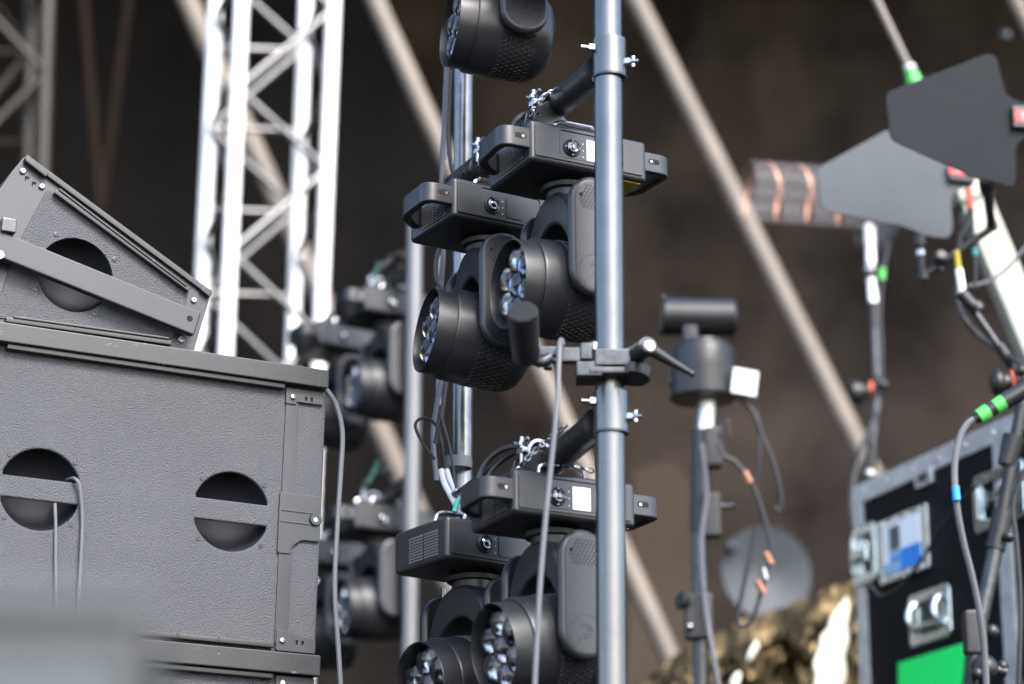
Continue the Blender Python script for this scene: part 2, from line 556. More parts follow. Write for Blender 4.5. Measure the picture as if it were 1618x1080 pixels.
# ------------------------------------------------------------------ far beams
def pbeam(name, a, b, w, m, label, cat='beam', group=None, seg=16, sq=False):
    A, B = P(*a), P(*b)
    mb = MB()
    if sq:
        d = B - A
        q = d.to_track_quat('Z', 'Y').to_matrix().to_4x4(); q.translation = (A + B) / 2
        mb.box((0, 0, 0), (w, w, d.length), mtx=q, bev=w * .12)
    else:
        mb.cyl(A, B, w / 2, seg=seg)
    return tag(obj(name, mb, m), label, cat, group)
GB = 'slanting beams of the stage roof'
pbeam('roof_brace', (566, -60, 10.4), (1100, 1130, 10.4), 0.085, 'beam', 'beige tube slanting behind the middle column of moving heads', 'brace', GB)
pbeam('roof_brace', (986, -40, 10.8), (1440, 870, 10.8), 0.088, 'beam', 'long beige tube slanting from top centre down to the flight case', 'brace', GB)
pbeam('roof_brace', (270, -60, 11.2), (790, 1100, 11.2), 0.10, 'beam', 'brown tube slanting behind the bright aluminium truss', 'brace', GB)
pbeam('roof_brace', (1576, -60, 10.6), (1700, 190, 10.6), 0.07, 'beam', 'short piece of beige tube in the top right corner', 'brace', GB)
pbeam('hanging_strap', (128, -60, 11.5), (160, 330, 11.5), 0.036, 'strap', 'dim brown strap running down left of its twin behind the wedge speaker', 'strap', 'brown straps', sq=True)
pbeam('hanging_strap', (212, -60, 11.7), (152, 400, 11.7), 0.036, 'strap', 'dim brown strap running down leftwards behind the wedge speaker', 'strap', 'brown straps', sq=True)

# ------------------------------------------------------------------ trusses
def truss(name, label, chords, d0, r, rb, m, braces, mbr=None):
    """chords: {key: ((px,py,d),(px,py,d))}; braces: list of (key, t0, key, t1)"""
    base = P(*list(chords.values())[0][1])
    root = thing(name, label, 'truss', Vector((base.x, base.y, DECK)))
    inv = root.matrix_world.inverted()
    ends = {k: (inv @ P(*a), inv @ P(*b)) for k, (a, b) in chords.items()}
    for k, (a, b) in ends.items():
        mb = MB(); mb.cyl(a, b, r, seg=20)
        obj('chord', mb, m, root)
    for (k0, t0, k1, t1) in braces:
        a = ends[k0][0].lerp(ends[k0][1], t0); b = ends[k1][0].lerp(ends[k1][1], t1)
        mb = MB(); mb.cyl(a, b, rb, seg=12)
        for c in (a, b): mb.ball(c, rb * 1.3, 8)
        obj('diagonal', mb, mbr or m, root)
    return root
bz = []
def zig(k0, k1, n, ph, lo=0.0, hi=1.0, horiz=False):
    out = []
    for i in range(n):
        a = lo + (hi - lo) * i / n + ph; b = a + (hi - lo) / n
        if b > hi + .001: b = hi
        if a > hi: continue
        out.append((k0 if i % 2 == 0 else k1, a, k1 if i % 2 == 0 else k0, b))
        if horiz: out.append((k0, a, k1, a + .004))
    return out
ch = {
    'fl': ((385, -60, 9.0), (329, 1150, 9.0)),
    'fr': ((530, -60, 9.15), (480, 1150, 9.15)),
    'bl': ((344, -60, 9.42), (284, 1150, 9.42)),
    'br': ((486, -60, 9.55), (438, 1150, 9.55)),
}
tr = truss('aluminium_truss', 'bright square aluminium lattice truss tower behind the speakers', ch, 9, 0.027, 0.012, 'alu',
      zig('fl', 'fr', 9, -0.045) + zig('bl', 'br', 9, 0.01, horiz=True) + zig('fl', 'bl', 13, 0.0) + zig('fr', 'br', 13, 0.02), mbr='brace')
ch = {
    'fr': ((78, -60, 10.6), (40, 1150, 10.6)),
    'fl': ((-60, -60, 10.5), (-98, 1150, 10.5)),
    'br': ((52, -60, 11.0), (16, 1150, 11.0)),
    'bl': ((-86, -60, 10.9), (-110, 1150, 10.9)),
}
truss('aluminium_truss', 'lattice truss tower at the left edge, its shade painted in dark brown', ch, 11, 0.030, 0.016, 'shadetruss',
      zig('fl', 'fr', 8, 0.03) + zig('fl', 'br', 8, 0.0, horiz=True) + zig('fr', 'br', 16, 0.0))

# ------------------------------------------------------------------ loudspeakers (left)
S = frame(517, 600, 4.80, 64, 1.3)
def sv(px, py, y=0.0): return uv(S, px, py, y)
TH = 0.085
def bowl(mb, cx, cz, r, depth, y0=0.008):
    prof = [(0, r)] + [(depth * math.sin(R(a)), r * math.cos(R(a)) ** .8) for a in range(12, 90, 12)] + [(depth, 0)]
    mb.lathe(prof, axis=(0, 1, 0), org=(cx, y0, cz), seg=36)

def box_speaker():
    root = thing('box_speaker', 'large grey textured loudspeaker cabinet with two round handle recesses', 'loudspeaker', S)
    xr, zt = 0.0, sv(517, 613)[1]
    zb = sv(498, 1037)[1]
    xl = -0.80
    yh = -0.0
    mb = MB()
    hc = [sv(366, 808), sv(64, 773)]
    HR = 0.077
    holes = []
    for c in hc:
        holes += [halfdisc(c[0], c[1], HR, 0.0190, 0.0, True), halfdisc(c[0], c[1], HR, 0.0190, 0.0, False)]
    mb.plate([rrect(xl, zb, xr, zt, 0.003)] + holes, 0, 0.009, 0.0040)
    mb.plate([rrect(xl + .001, zb + .001, xr - .001, zt - .001, 0.003)] + [circ(c[0], c[1], HR + .002, 40) for c in hc], 0.0085, TH, 0.0005)
    mb.box(((xl + xr) / 2, TH + .25, (zb + zt) / 2), (xr - xl - .002, .5, zt - zb - .002))
    body = obj('cabinet', mb, 'speaker', root)
    for c in hc:
        mb = MB(); bowl(mb, c[0], c[1], HR + .0015, 0.07)
        hb = obj('handle_recess', mb, 'recess', root)
        for k in range(4):
            a = PI / 4 + k * PI / 2
            mb = MB()
            mb.lathe([(0, .0042), (.0018, .0042), (.0018, .0022), (0.0006, .002), (.0006, 0)], axis=(0, -1, 0),
                     org=(c[0] + .089 * math.cos(a), -0.0002, c[1] + .083 * math.sin(a)), seg=12)
            obj('screw', mb, 'smooth', hb)
    # cap rail on top
    def rail_box(name, p0, p1, h, y0, y1, m, par, bev=0.002):
        a, b = sv(*p0, y0), sv(*p1, y0)
        mb = MB()
        ang = math.atan2(b[1] - a[1], b[0] - a[0]); L = math.hypot(b[0] - a[0], b[1] - a[1])
        q = Matrix.Translation(Vector((a[0], 0, a[1]))) @ Matrix.Rotation(-ang, 4, 'Y')
        mb.box((L / 2, (y0 + y1) / 2, -h / 2), (L, y1 - y0, h), mtx=q, bev=bev)
        return obj(name, mb, m, par)
    mb = MB()
    a = sv(520, 585, -.022); b = sv(520, 614, -.022)
    mb.box(((xl + a[0]) / 2, 0.20, (a[1] + b[1]) / 2), (a[0] - xl, .45, a[1] - b[1]), bev=0.003)
    obj('cap_rail', mb, 'cap', root)
    mb = MB()
    a = sv(10, 549, -.008); b = sv(449, 606, -.008)
    mb.box(((a[0] + b[0]) / 2, -0.008, (a[1] + b[1]) / 2 - .002), (b[0] - a[0], .016, 0.011), bev=0.002)
    mb.box(((a[0] + b[0]) / 2, -0.0105, (a[1] + b[1]) / 2 + .006), (b[0] - a[0] - .006, .016, 0.004), bev=0.001)
    obj('slide_rail', mb, 'rail', root)
    mb = MB()
    a = sv(200, 1001, -.008); b = sv(431, 1024, -.008)
    zz = (sv(431, 1020, -.008)[1])
    mb.box(((-.62 + b[0]) / 2, -0.008, zz), (b[0] + .62, .016, 0.010), bev=0.002)
    for x in (-.28, -.36, -.2): mb.box((x, -0.0165, zz + .002), (.004, .002, .006))
    obj('slide_rail', mb, 'rail', root)
    # strap and brackets
    mb = MB()
    x0, x1 = sv(451, 640)[0], sv(471, 640)[0]
    zt2, zb2 = sv(460, 622)[1], sv(446, 1018)[1]
    mb.plate([rrect(x0, zb2, x1, zt2, .003)], -0.0035, 0.0005, 0.0008)
    bx = sv(505, 786); by = sv(503, 857)
    mb.plate([rpoly([(x0 - .004, bx[1] + .002), (x1 + .02, bx[1]), (bx[0] + .002, bx[1]), (bx[0] + .002, by[1]), (x1 + .018, by[1]), (x1, by[1] - .014), (x1 - .003, by[1] - .03), (x0 - .004, by[1] - .03)], .006)], -0.0062, -0.003, 0.0008)
    cz = sv(496, 822)
    mb.box(((x0 + cz[0]) / 2, -0.0068, cz[1] + .012), (cz[0] - x0, .002, .003), bev=.0008)
    mb.box(((x0 + cz[0]) / 2, -0.0068, cz[1] - .010), (cz[0] - x0, .002, .003), bev=.0008)
    st = obj('rigging_strap', mb, 'smooth', root)
    mb = MB()
    mb.lathe([(0, .0125), (.004, .0125), (.006, .011), (.006, .0055), (.001, .005), (.001, 0)], axis=(0, -1, 0), org=(cz[0], -0.006, cz[1]), seg=24)
    obj('boss', mb, 'smooth', st)
    mb = MB(); mb.lathe([(0, .0048), (.002, .0045), (.002, 0)], axis=(0, -1, 0), org=(cz[0], -0.008, cz[1]), seg=16)
    obj('screw', mb, 'screw', st)
    for (pa, pb, sc, dn) in (((451, 613), (512, 642), (463, 627), 1), ((435, 1001), (499, 1034), (446, 1012), 0)):
        a, b = sv(*pa), sv(*pb)
        mb = MB()
        holes = []
        zc = sv(*sc)[1]
        for k in (1, 2): 
            hx = a[0] + .028 + .012 * k
            holes.append(rrect(hx, zc - .006, hx + .004, zc + .002, .001, 2))
        ol = rpoly([(a[0], min(a[1], zt - .0005)), (b[0] - .004, min(a[1], zt - .0005)), (b[0] - .004, b[1]), (a[0] + .022, b[1]), (a[0] + .022, b[1] - .006 * dn), (a[0], b[1] - .006 * dn)] if dn else
                   [(a[0], a[1] + .01), (a[0] + .018, a[1] + .006), (b[0] - .004, a[1] - .006), (b[0] - .004, b[1]), (a[0], b[1])], .005)
        mb.plate([ol] + holes, -0.0068, -0.0035 , 0.0008)
        br = obj('corner_bracket', mb, 'smooth', root)
        mb = MB(); mb.box((a[0] + .045, -0.0025, zc - .002), (.03, .001, .014))
        obj('slot_backing', mb, 'hole', br)
        mb = MB(); screw(mb, S, *sc, r=0.0055, y=-0.0068, h=.004)
        obj('screw', mb, 'screw', br)
    return root, zb
spk, zb = box_speaker()

# the next cabinet down
def lower_speaker():
    dz = zb
    Ml = S @ Matrix.Translation(Vector((0, 0, 0)))
    root = thing('box_speaker', 'lower loudspeaker cabinet with only its scuffed cap rail and top strip showing at the bottom', 'loudspeaker', Ml)
    xl = -.80
    mb = MB()
    zt = sv(500, 1068, -.022)[1]
    zcap = dz - .001
    mb.box(((xl + .003) / 2, .26, (zt - .50 + zt) / 2), (-xl + .003 - .006, .52, .50), bev=.002)
    obj('cabinet', mb, 'speaker', root)
    mb = MB(); mb.box(((xl + .003) / 2, .20, (zcap + zt) / 2), (-xl + .003, .45, zcap - zt), bev=.003)
    obj('cap_rail', mb, 'cap', root)
    mb = MB(); b = sv(430, 1071, -.008)
    mb.box(((-.72 + b[0]) / 2, -0.008, zt - .006), (b[0] + .72, .016, .010), bev=.002)
    obj('slide_rail', mb, 'rail', root)
    mb = MB(); a = sv(436, 1075); mb.plate([rrect(a[0], zt - .06, a[0] + .022, zt - .002, .002), ], -.0035, .0005, .0008)
    mb.plate([rrect(a[0] - .002, zt - .04, a[0] + .075, zt - .002, .004)], -.0068, -.0035, .0008)
    st = obj('rigging_strap', mb, 'smooth', root)
    mb = MB(); mb.lathe([(0, .0055), (.004, .005), (.004, 0)], axis=(0, -1, 0), org=(a[0] + .010, -.0068, zt - .016), seg=12)
    obj('screw', mb, 'screw', st)
lower_speaker()

# wedge speaker on top
def wedge():
    Y = 0.012
    Mw = S @ Matrix.Translation(Vector((0, Y, 0)))
    def w(px, py, y=0.0): return uv(Mw, px, py, y)
    root = thing('wedge_speaker', 'tilted wedge-shaped loudspeaker with steel arm across its side, on top of the stack', 'loudspeaker', Mw)
    pt = [w(39, 246), w(334, 463), w(307, 556), w(0, 512), w(-60, 500), w(-60, 415), w(-30, 345), w(0, 298), w(18, 272)]
    c = w(119, 434)
    r = 0.0735
    ang = -R(20.0)
    mb = MB()
    inner = rpoly([w(76, 297), w(300, 455), w(292, 484), w(276, 530), w(266, 536), w(0, 502), w(-20, 498), w(0, 470), w(16, 420), w(36, 370)], [.010, .006, .001, .006, .006, .001, .01, .03, .03, .03])
    hd = [halfdisc(c[0], c[1], r, .012, ang, True), halfdisc(c[0], c[1], r, .012, ang, False)]
    mb.plate([inner] + hd, 0, .007, .0015)
    big = rpoly(pt, .004)
    obj('side_panel', mb, 'speaker', root)
    mb = MB()
    mb.plate([big, circ(c[0], c[1], r + .002, 40)], 0.0035, .09, .0012)
    mb.plate([big], .09, .55, .0012)
    obj('cabinet', mb, 'smooth', root)
    mb = MB(); bowl(mb, c[0], c[1], r + .0015, .07, .004)
    rec = obj('handle_recess', mb, 'recess', root)
    for q in ((89, 370), (181, 409), (57, 457), (150, 496)):
        mb = MB(); screw(mb, Mw, *q, r=.0048, y=-.0002, h=.0015)
        obj('screw', mb, 'smooth', rec)
    def strip(name, a, b, h, y0, y1, m, bev=.002, par=root):
        A, B = Vector(w(*a, y0)), Vector(w(*b, y0))
        d = B - A; L = d.length; an = math.atan2(d.y, d.x)
        mb = MB()
        q = Matrix.Translation(Vector((A.x, 0, A.y))) @ Matrix.Rotation(-an, 4, 'Y')
        mb.box((L / 2, (y0 + y1) / 2, 0), (L, y1 - y0, h), mtx=q, bev=bev)
        return obj(name, mb, m, par)
    strip('slide_rail', (88, 301), (300, 457), .010, -.014, .0, 'rail')
    strip('slide_rail', (94, 298), (296, 451), .004, -.017, -.002, 'cap', .001)
    strip('slide_rail', (10, 504), (272, 541), .010, -.014, .0, 'rail')
    strip('slide_rail', (22, 500), (268, 534), .004, -.017, -.002, 'cap', .001)
    strip('edge_lip', (41, 247), (333, 463), .012, -.006, .004, 'rail')
    strip('edge_lip', (42, 250), (75, 276), .010, -.012, .0, 'rail')
    strip('edge_lip', (320, 455), (334, 466), .010, -.010, .0, 'rail')
    arm = strip('support_arm', (-60, 360), (313, 511), .050, -.036, -.016, 'smooth', .004)
    mb = MB(); a = w(300, 503, -.036); mb.lathe([(0, .006), (.0006, .006), (.0006, 0)], axis=(0, -1, 0), org=(a[0], -.0358, a[1]), seg=16)
    obj('pin_hole', mb, 'hole', arm)
    mb = MB(); a = w(14, 356, -.04); mb.box((a[0], -.03, a[1]), (.028, .03, .028), mtx=None, bev=.003)
    obj('square_nut', mb, 'steel', arm)
    mb = MB(); a = w(-2, 404, -.04); mb.cyl((a[0], -.05, a[1]), (a[0], 0, a[1]), .008, seg=12)
    obj('bolt', mb, 'chrome', arm)
    for q in ((66, 294.5), (306, 474), (286, 537), (36, 270)):
        mb = MB(); screw(mb, Mw, *q, r=.0062, y=.003, h=.005)
        obj('screw', mb, 'screw', root)
    mb = MB()
    for q in ((43, 280), (54, 288.5)):
        a = w(*q, .003); mb.box((a[0], .0032, a[1]), (.008, .002, .004)); mb.box((a[0] - .003, .0032, a[1] - .003), (.002, .002, .006))
    obj('slot', mb, 'hole', root)
    # fine seam where the plate meets the textured panel
    return root
wedge()

def sp3(px, py, y):
    u, v = uv(S, px, py, y)
    p = S @ Vector((u, y, v))
    return (px, py, (p - CAM).y / math.cos(PITCH))
ptube('hanging_cable', [sp3(106, 758, 0.03), sp3(118, 756, -0.006), sp3(126, 770, -0.012), sp3(130, 820, -0.008), sp3(128, 880, -0.008), sp3(124, 960, -0.008), sp3(122, 1100, -0.008)], .0035, 'greycable',
      'thin grey cable looping out over the left handle bar of the large cabinet', 'cable', group='cables from the speaker handle')
ptube('hanging_cable', [sp3(88, 785, 0.05), sp3(87, 797, 0.004), sp3(88, 830, -0.004), sp3(88, 900, -0.006), sp3(90, 1100, -0.006)], .0032, 'greycable',
      'thin grey cable dropping straight out of the lower half of the left handle', 'cable', group='cables from the speaker handle')
ptube('stack_cable', [sp3(505, 612, 0.02), sp3(516, 616, 0), sp3(532, 642, 0), sp3(541, 685, 0), sp3(538, 750, 0), sp3(533, 830, 0), sp3(529, 930, 0), sp3(535, 1030, 0), sp3(541, 1130, 0)], .0052, 'greycable',
      'grey cable running down beside the right edge of the speaker stack', 'cable')

# foreground cabinet, out of focus
F = frame(252, 1012, 1.34, 84)
root = thing('foreground_speaker', 'large blurred grey-green speaker corner close to the lens at bottom left', 'loudspeaker', F)
mb = MB(); mb.box((-.31, .2, -.62), (.62, .4, 1.27), bev=.012, seg=3)
obj('cabinet', mb, 'rail', root)
mb = MB(); mb.plate([rrect(-.615, -1.24, -.018, -.010, .01)], -.012, 0.0, .003)
gr = obj('grille', mb, 'foregrey', root)
mb = MB(); mb.box((-.31, .18, .0215), (.60, .36, .016), bev=.004)
obj('top_cover', mb, 'foregrey', root)
mb = MB(); mb.box((.016, .06, -.63), (.026, .05, 1.2), bev=.008)
obj('side_bumper', mb, 'greycable', root)

# ------------------------------------------------------------------ scaffold poles
PD = 4.20
GP = 'upright tubes carrying the moving heads'
def pole(name, pts, r, m, label, collars=(), group=GP):
    a, b = P(*pts[0]), P(*pts[1])
    # extend down to the deck
    d = (b - a).normalized()
    t = (DECK - a.z) / d.z
    foot = a + d * t
    root = thing(name, label, 'pole', Matrix.Translation(foot), group)
    inv = root.matrix_world.inverted()
    mb = MB(); mb.cyl(inv @ foot, inv @ a, r, seg=40)
    obj('tube', mb, m, root)
    mb = MB(); mb.lathe([(0, .09), (.008, .09), (.008, r * 1.3), (.05, r * 1.3), (.05, r)], org=(0, 0, 0), seg=24)
    obj('base_plate', mb, 'steel', root)
    return root, inv
p1, inv1 = pole('scaffold_pole', ((960, -60, PD), (966.5, 1150, PD)), .0257, 'pole', 'thick pale grey metal pole in front of the right column of moving heads')

def coupler(px, y0, y1, label):
    """slip-on collar around the front pole with two pinch bolts and a side arm socket"""
    A, B = P(px, y0, PD), P(px + .3, y1, PD)
    root = thing('pole_collar', label, 'collar', B, 'sleeve collars on the front pole')
    h = (A - B).length
    mb = MB()
    r0, r1 = .0262, .0306
    mb.lathe([(0, r0), (0, r1), (h, r1), (h, r0)], seg=48)
    obj('sleeve', mb, 'pole', root)
    mb = MB(); mb.lathe([(-.004, r0), (-.004, r1 + .001), (0, r1 + .001), (0, r0)], seg=40)
    obj('lip', mb, 'steel', root)
    for sgn, hh in ((1, .62), (-1, .75)):
        mb = MB()
        ax = Vector((sgn, -.25, 0)).normalized()
        o = ax * r1 * .96 + Vector((0, 0, h * hh - (.018 if sgn > 0 else .0)))
        mb.cyl(o, o + ax * .010, .009, seg=6)
        mb.cyl(o + ax * .010, o + ax * .024, .0045, seg=10)
        if sgn > 0:
            mb.box((0, 0, 0), (.006, .004, .022), mtx=Matrix.Translation(o + ax * .014), bev=.0015)
        obj('pinch_bolt', mb, 'chrome', root)
    return root
coupler(963, 64, 121, 'upper metal sleeve collar on the front pole, level with its side arm')
coupler(965.5, 620, 682, 'lower metal sleeve collar on the front pole, just under the clamp')

p2, inv2 = pole('scaffold_pole', ((733, -60, 4.98), (729, 1150, 4.98)), .0205, 'pole2', 'shiny scratched chrome pole behind the middle column of moving heads')
p3, inv3 = pole('scaffold_pole', ((656, 345, 7.05), (646, 1150, 7.05)), .0235, 'farpole', 'blurred pale pole carrying the far pair of moving head columns')

# ------------------------------------------------------------------ moving head fixture
FL, FW, FH = .246, .172, .082
PZ = -.208
def hexvent(mb, r, x0, x1, angs, pitch=.0112):
    """rimmed hexagonal holes on a cylinder about X; ang 0 = -Y, 90 = -Z"""
    row = 0
    x = x0
    while x <= x1:
        for (a0, a1) in angs:
            da = math.degrees(pitch * .98 / r)
            a = a0 + (da / 2 if row % 2 else 0)
            while a <= a1:
                t = R(a)
                n = Vector((0, -math.cos(t), -math.sin(t)))
                u = Vector((1, 0, 0)); w = n.cross(u)
                c = Vector((x, 0, 0)) + n * r
                rings = []
                for (rr, h) in ((.0064, -.0002), (.0058, .0011), (.0050, .0011), (.0047, .0002)):
                    rings.append([mb.bm.verts.new(c + (u * math.cos(PI / 3 * k) + w * math.sin(PI / 3 * k)) * rr + n * (h - rr * rr / (2 * r) * 0)) for k in range(6)])
                for A, B in zip(rings, rings[1:]):
                    for k in range(6):
                        mb.bm.faces.new((A[k], A[(k + 1) % 6], B[(k + 1) % 6], B[k]))
                a += da
        x += pitch * .86
        row += 1

def hexfloor(mb, r, x0, x1, angs, pitch=.0112):
    row = 0; x = x0
    while x <= x1:
        for (a0, a1) in angs:
            da = math.degrees(pitch * .98 / r)
            a = a0 + (da / 2 if row % 2 else 0)
            while a <= a1:
                t = R(a); n = Vector((0, -math.cos(t), -math.sin(t))); u = Vector((1, 0, 0)); w = n.cross(u)
                c = Vector((x, 0, 0)) + n * (r + .00025)
                mb.bm.faces.new([mb.bm.verts.new(c + (u * math.cos(PI / 3 * k) + w * math.sin(PI / 3 * k)) * .0050) for k in range(6)])
                a += da
        x += pitch * .86; row += 1

def make_fixture():
    root = thing('moving_head_light', 'x', 'stage light')
    L, W, H = FL, FW, FH
    # housing
    mb = MB()
    mb.box((0, 0, H / 2), (L, W, H), bev=.009, seg=3)
    y = -W / 2
    px0, px1 = -L / 2 + .060, L / 2 - .052
    mb.plate([rrect(-L / 2 + .010, .010, L / 2 - .010, H - .010, .004), rrect(px0, .016, px1, H - .012, .006)], y - .0028, y + .001, .0008)
    base = obj('housing', mb, 'plastic', root)
    mb = MB(); mb.plate([rrect(px0 + .001, .017, px1 - .001, H - .013, .005)], y - .0012, y + .0005, .0004)
    pan = obj('control_panel', mb, 'plastic', root)
    kx = -L / 2 + .086
    mb = MB(); mb.lathe([(0, .0172), (.003, .0172), (.0045, .0155), (.003, .0125), (.003, .0118)], axis=(0, -1, 0), org=(kx, y - .001, .038), seg=32)
    obj('knob_ring', mb, 'plastic_inner', pan)
    mb = MB(); mb.lathe([(0, .0122), (.007, .0118), (.0085, .0095), (.0078, .007), (.009, .0045), (.0093, 0)], axis=(0, -1, 0), org=(kx, y - .001, .038), seg=28)
    for k in range(4):
        a = PI / 2 * k
        mb.box((kx + .0145 * math.cos(a), y - .0056, .038 + .0145 * math.sin(a)), (.0022, .0012, .0022))
    obj('knob', mb, 'dchrome', pan)
    mb = MB(); mb.plate([rrect(-L / 2 + .117, .019, -L / 2 + .152, .060, .001, 2)], y - .0026, y - .001, .0003)
    obj('screen', mb, 'screen', pan)
    mb = MB()
    for k in range(3): mb.box((-L / 2 + .109, y - .0015, .024 + .013 * k), (.0022, .0012, .0022))
    obj('button', mb, 'white', pan)
    # carry handles both ends
    for s in (-1, 1):
        xe = s * L / 2
        o = [(xe - s * .004, -W / 2 + .004), (xe + s * .058, -W / 2 + .004), (xe + s * .052, .030), (xe + s * .010, W / 2 - .020), (xe - s * .004, W / 2 - .020),
             (xe - s * .004, W / 2 - .034), (xe + s * .036, .020), (xe + s * .044, -W / 2 + .017), (xe - s * .004, -W / 2 + .017)]
        rad = [0, .034, .03, .01, 0, 0, .02, .024, 0]
        mb = MB()
        mb.plate([rpoly(o, rad, 8)], .024, .064, .0035, plane='XY')
        # sloping underside web
        h_ = obj('carry_handle', mb, 'plastic', root)
        mb = MB()
        mb.plate([rrect(min(xe + s * .006, xe + s * .029), .041, max(xe + s * .006, xe + s * .029), .051, .0048)], -W / 2 + .0033, -W / 2 + .006, .0002)
        obj('slot', mb, 'hole', h_)
        mb = MB(); mb.cyl((xe + s * .012, -W / 2 + .0030, .0455), (xe + s * .012, -W / 2 + .006, .0455), .003, seg=10)
        obj('latch_pin', mb, 'chrome', h_)
    # end vents
    for s in (-1, 1):
        mb = MB()
        xe = s * (L / 2 + .0006)
        for g0 in (-.055, -.006):
            for i in range(8):
                for j in range(9):
                    mb.box((xe, g0 + i * .0055, .014 + j * .0055), (.0014, .0038, .0034))
        obj('end_vent', mb, 'dots', root)
    mb = MB(); mb.box((L / 2 - .030, -.012, -.0006), (.042, .126, .0012))
    obj('warning_sticker', mb, 'yellow', root)
    # clamp bracket on top
    mb = MB()
    mb.plate([rrect(-.05, -.03, .05, .03, .006)], H, H + .006, .001, plane='XY')
    for s in (-1, 1):
        mb.tube([(s * .045, -.035, H), (s * .045, -.035, H + .022), (s * .03, -.035, H + .030)], .004, smooth=4)
    mb.tube([(-.035, -.035, H + .030), (.035, -.035, H + .030)], .0045, smooth=0)
    mb.tube([(-.07, .03, H + .004), (-.06, .03, H + .035), (-.02, .03, H + .040), (.03, .03, H + .030), (.06, .03, H + .002)], .004, smooth=6)
    obj('omega_bracket', mb, 'chrome', root)
    # neck
    mb = MB()
    mb.lathe([(-.006, .052), (-.014, .050), (-.016, .040), (-.032, .038), (-.034, .0)], org=(0, 0, 0), seg=36)
    obj('pan_neck', mb, 'plastic', root)
    # yoke
    yoke_out, yoke_in = [], []
    for k in range(33):
        t = PI * k / 32
        c, s_ = math.cos(t), math.sin(t)
        yoke_out.append((-.106 * (abs(c) ** .82) * (1 if c > 0 else -1), PZ + .184 * (s_ ** .80)))
        yoke_in.append((-.0945 * c, PZ + .122 * s_))
    ol = [(-.106, PZ - .03)] + yoke_out + [(.106, PZ - .03), (.0945, PZ - .03)] + yoke_in[::-1] + [(-.0945, PZ - .03)]
    mb = MB()
    mb.plate([ol], -.040, .040, .007, plane='YZ')
    yoke = obj('yoke', mb, 'plastic', root)
    for s in (-1, 1):
        ya, yb = (.0955, .115)
        mb = MB()
        mb.plate([rrect(-.049, PZ - .046, .049, -.022, .0485, 12)], s * ya, s * yb, .0095)
        arm = obj('yoke_arm', mb, 'plastic', yoke)
        mb = MB()
        f0, f1 = sorted((s * (yb - .002), s * (yb + .0008)))
        mb.plate([rrect(-.039, PZ - .036, .039, -.032, .0385, 12)], f0, f1, .0007)
        # perforation at the top of the arm: little raised studs
        for i in range(-4, 5):
            for j in range(7):
                X = i * .0075 + (.0037 if j % 2 else 0); Z = -.044 - j * .0068
                if X * X + (Z + .071) ** 2 < .032 ** 2:
                    mb.lathe([(0, .0030), (.0007, .0026), (.0002, .0016), (.0002, 0)], axis=(0, s, 0), org=(X, s * (yb + .0008), Z), seg=6)
        obj('arm_cover', mb, 'plastic', yoke)
        mb = MB(); mb.cyl((-.028, s * (yb + .0005), -.062), (-.028, s * (yb + .0015), -.062), .0035, seg=12)
        obj('arm_screw', mb, 'hole', yoke)
        # round badge with the maker's line emblem
        mb = MB()
        cy = s * (yb + .001)
        ring = [(.033 * math.cos(2 * PI * k / 36), cy, PZ + .033 * math.sin(2 * PI * k / 36)) for k in range(36)]
        mb.tube(ring, .0006, seg=5, smooth=0, closed=True)
        mir = -s
        arc = [(mir * .0115 * math.cos(R(a)) , cy, PZ + .004 + .0115 * math.sin(R(a))) for a in range(-110, 165, 15)]
        mb.tube(arc, .0007, seg=5, smooth=0)
        arc = [(mir * .0055 * math.cos(R(a)), cy, PZ + .004 + .0055 * math.sin(R(a))) for a in range(-120, 130, 20)]
        mb.tube(arc, .0007, seg=5, smooth=0)
        mb.tube([(-mir * .004, cy, PZ - .001), (-mir * .021, cy, PZ - .021)], .0007, seg=5, smooth=0)
        obj('emblem', mb, 'smooth', yoke)
    # head
    mb = MB()
    prof = [(-.0855, .0805), (-.0855, .0872), (-.082, .0892), (-.05, .0900), (0, .0905), (.030, .0905), (.046, .0885), (.060, .083),
            (.071, .073), (.079, .058), (.0835, .036), (.085, 0)]
    mb.lathe(prof, axis=(1, 0, 0), seg=72)
    head = obj('head', mb, 'plastic', root, loc=(0, 0, PZ))
    mb = MB()
    prof = [(-.084, 0), (-.084, .0755), (-.121, .0800), (-.1225, .0808), (-.1225, .0818), (-.121, .0826), (-.0845, .0832), (-.0845, .080)]
    mb.lathe(prof, axis=(1, 0, 0), seg=72)
    bz = obj('front_bezel', mb, 'plastic', head)
    mb = MB(); mb.lathe([(-.0860, 0), (-.0860, .0750), (-.0845, .0752)], axis=(1, 0, 0), seg=48)
    obj('reflector', mb, 'plastic_inner', head)
    for angs in ([(24, 156)], [(204, 336)]):
        mb = MB()
        hexvent(mb, .0905, -.030, .036, angs)
        obj('hex_vent', mb, 'rim', head)
        mb = MB()
        hexfloor(mb, .0905, -.030, .036, angs)
        obj('vent_gap', mb, 'hole', head)
    # lenses
    cs = [(0, 0)] + [(.0475 * math.cos(PI / 6 + PI / 3 * k), .0475 * math.sin(PI / 6 + PI / 3 * k)) for k in range(6)]
    for (a, b) in cs:
        mb = MB()
        rr = .0272
        prof = [(-.087, rr * .98)] + [(-.098 - .021 * math.sin(R(t)), rr * math.cos(R(t))) for t in range(0, 90, 12)] + [(-.119, 0)]
        mb.lathe([(-.087, 0)] + prof, axis=(1, 0, 0), org=(0, a, b), seg=28)
        obj('lens', mb, 'glass', head)
        mb = MB(); mb.lathe([(-.0868, 0), (-.0868, .006), (-.0862, .010)], axis=(1, 0, 0), org=(0, a, b), seg=14)
        obj('emitter', mb, 'plastic_inner', head)
    return root

proto = make_fixture()
bpy.context.view_layer.update()

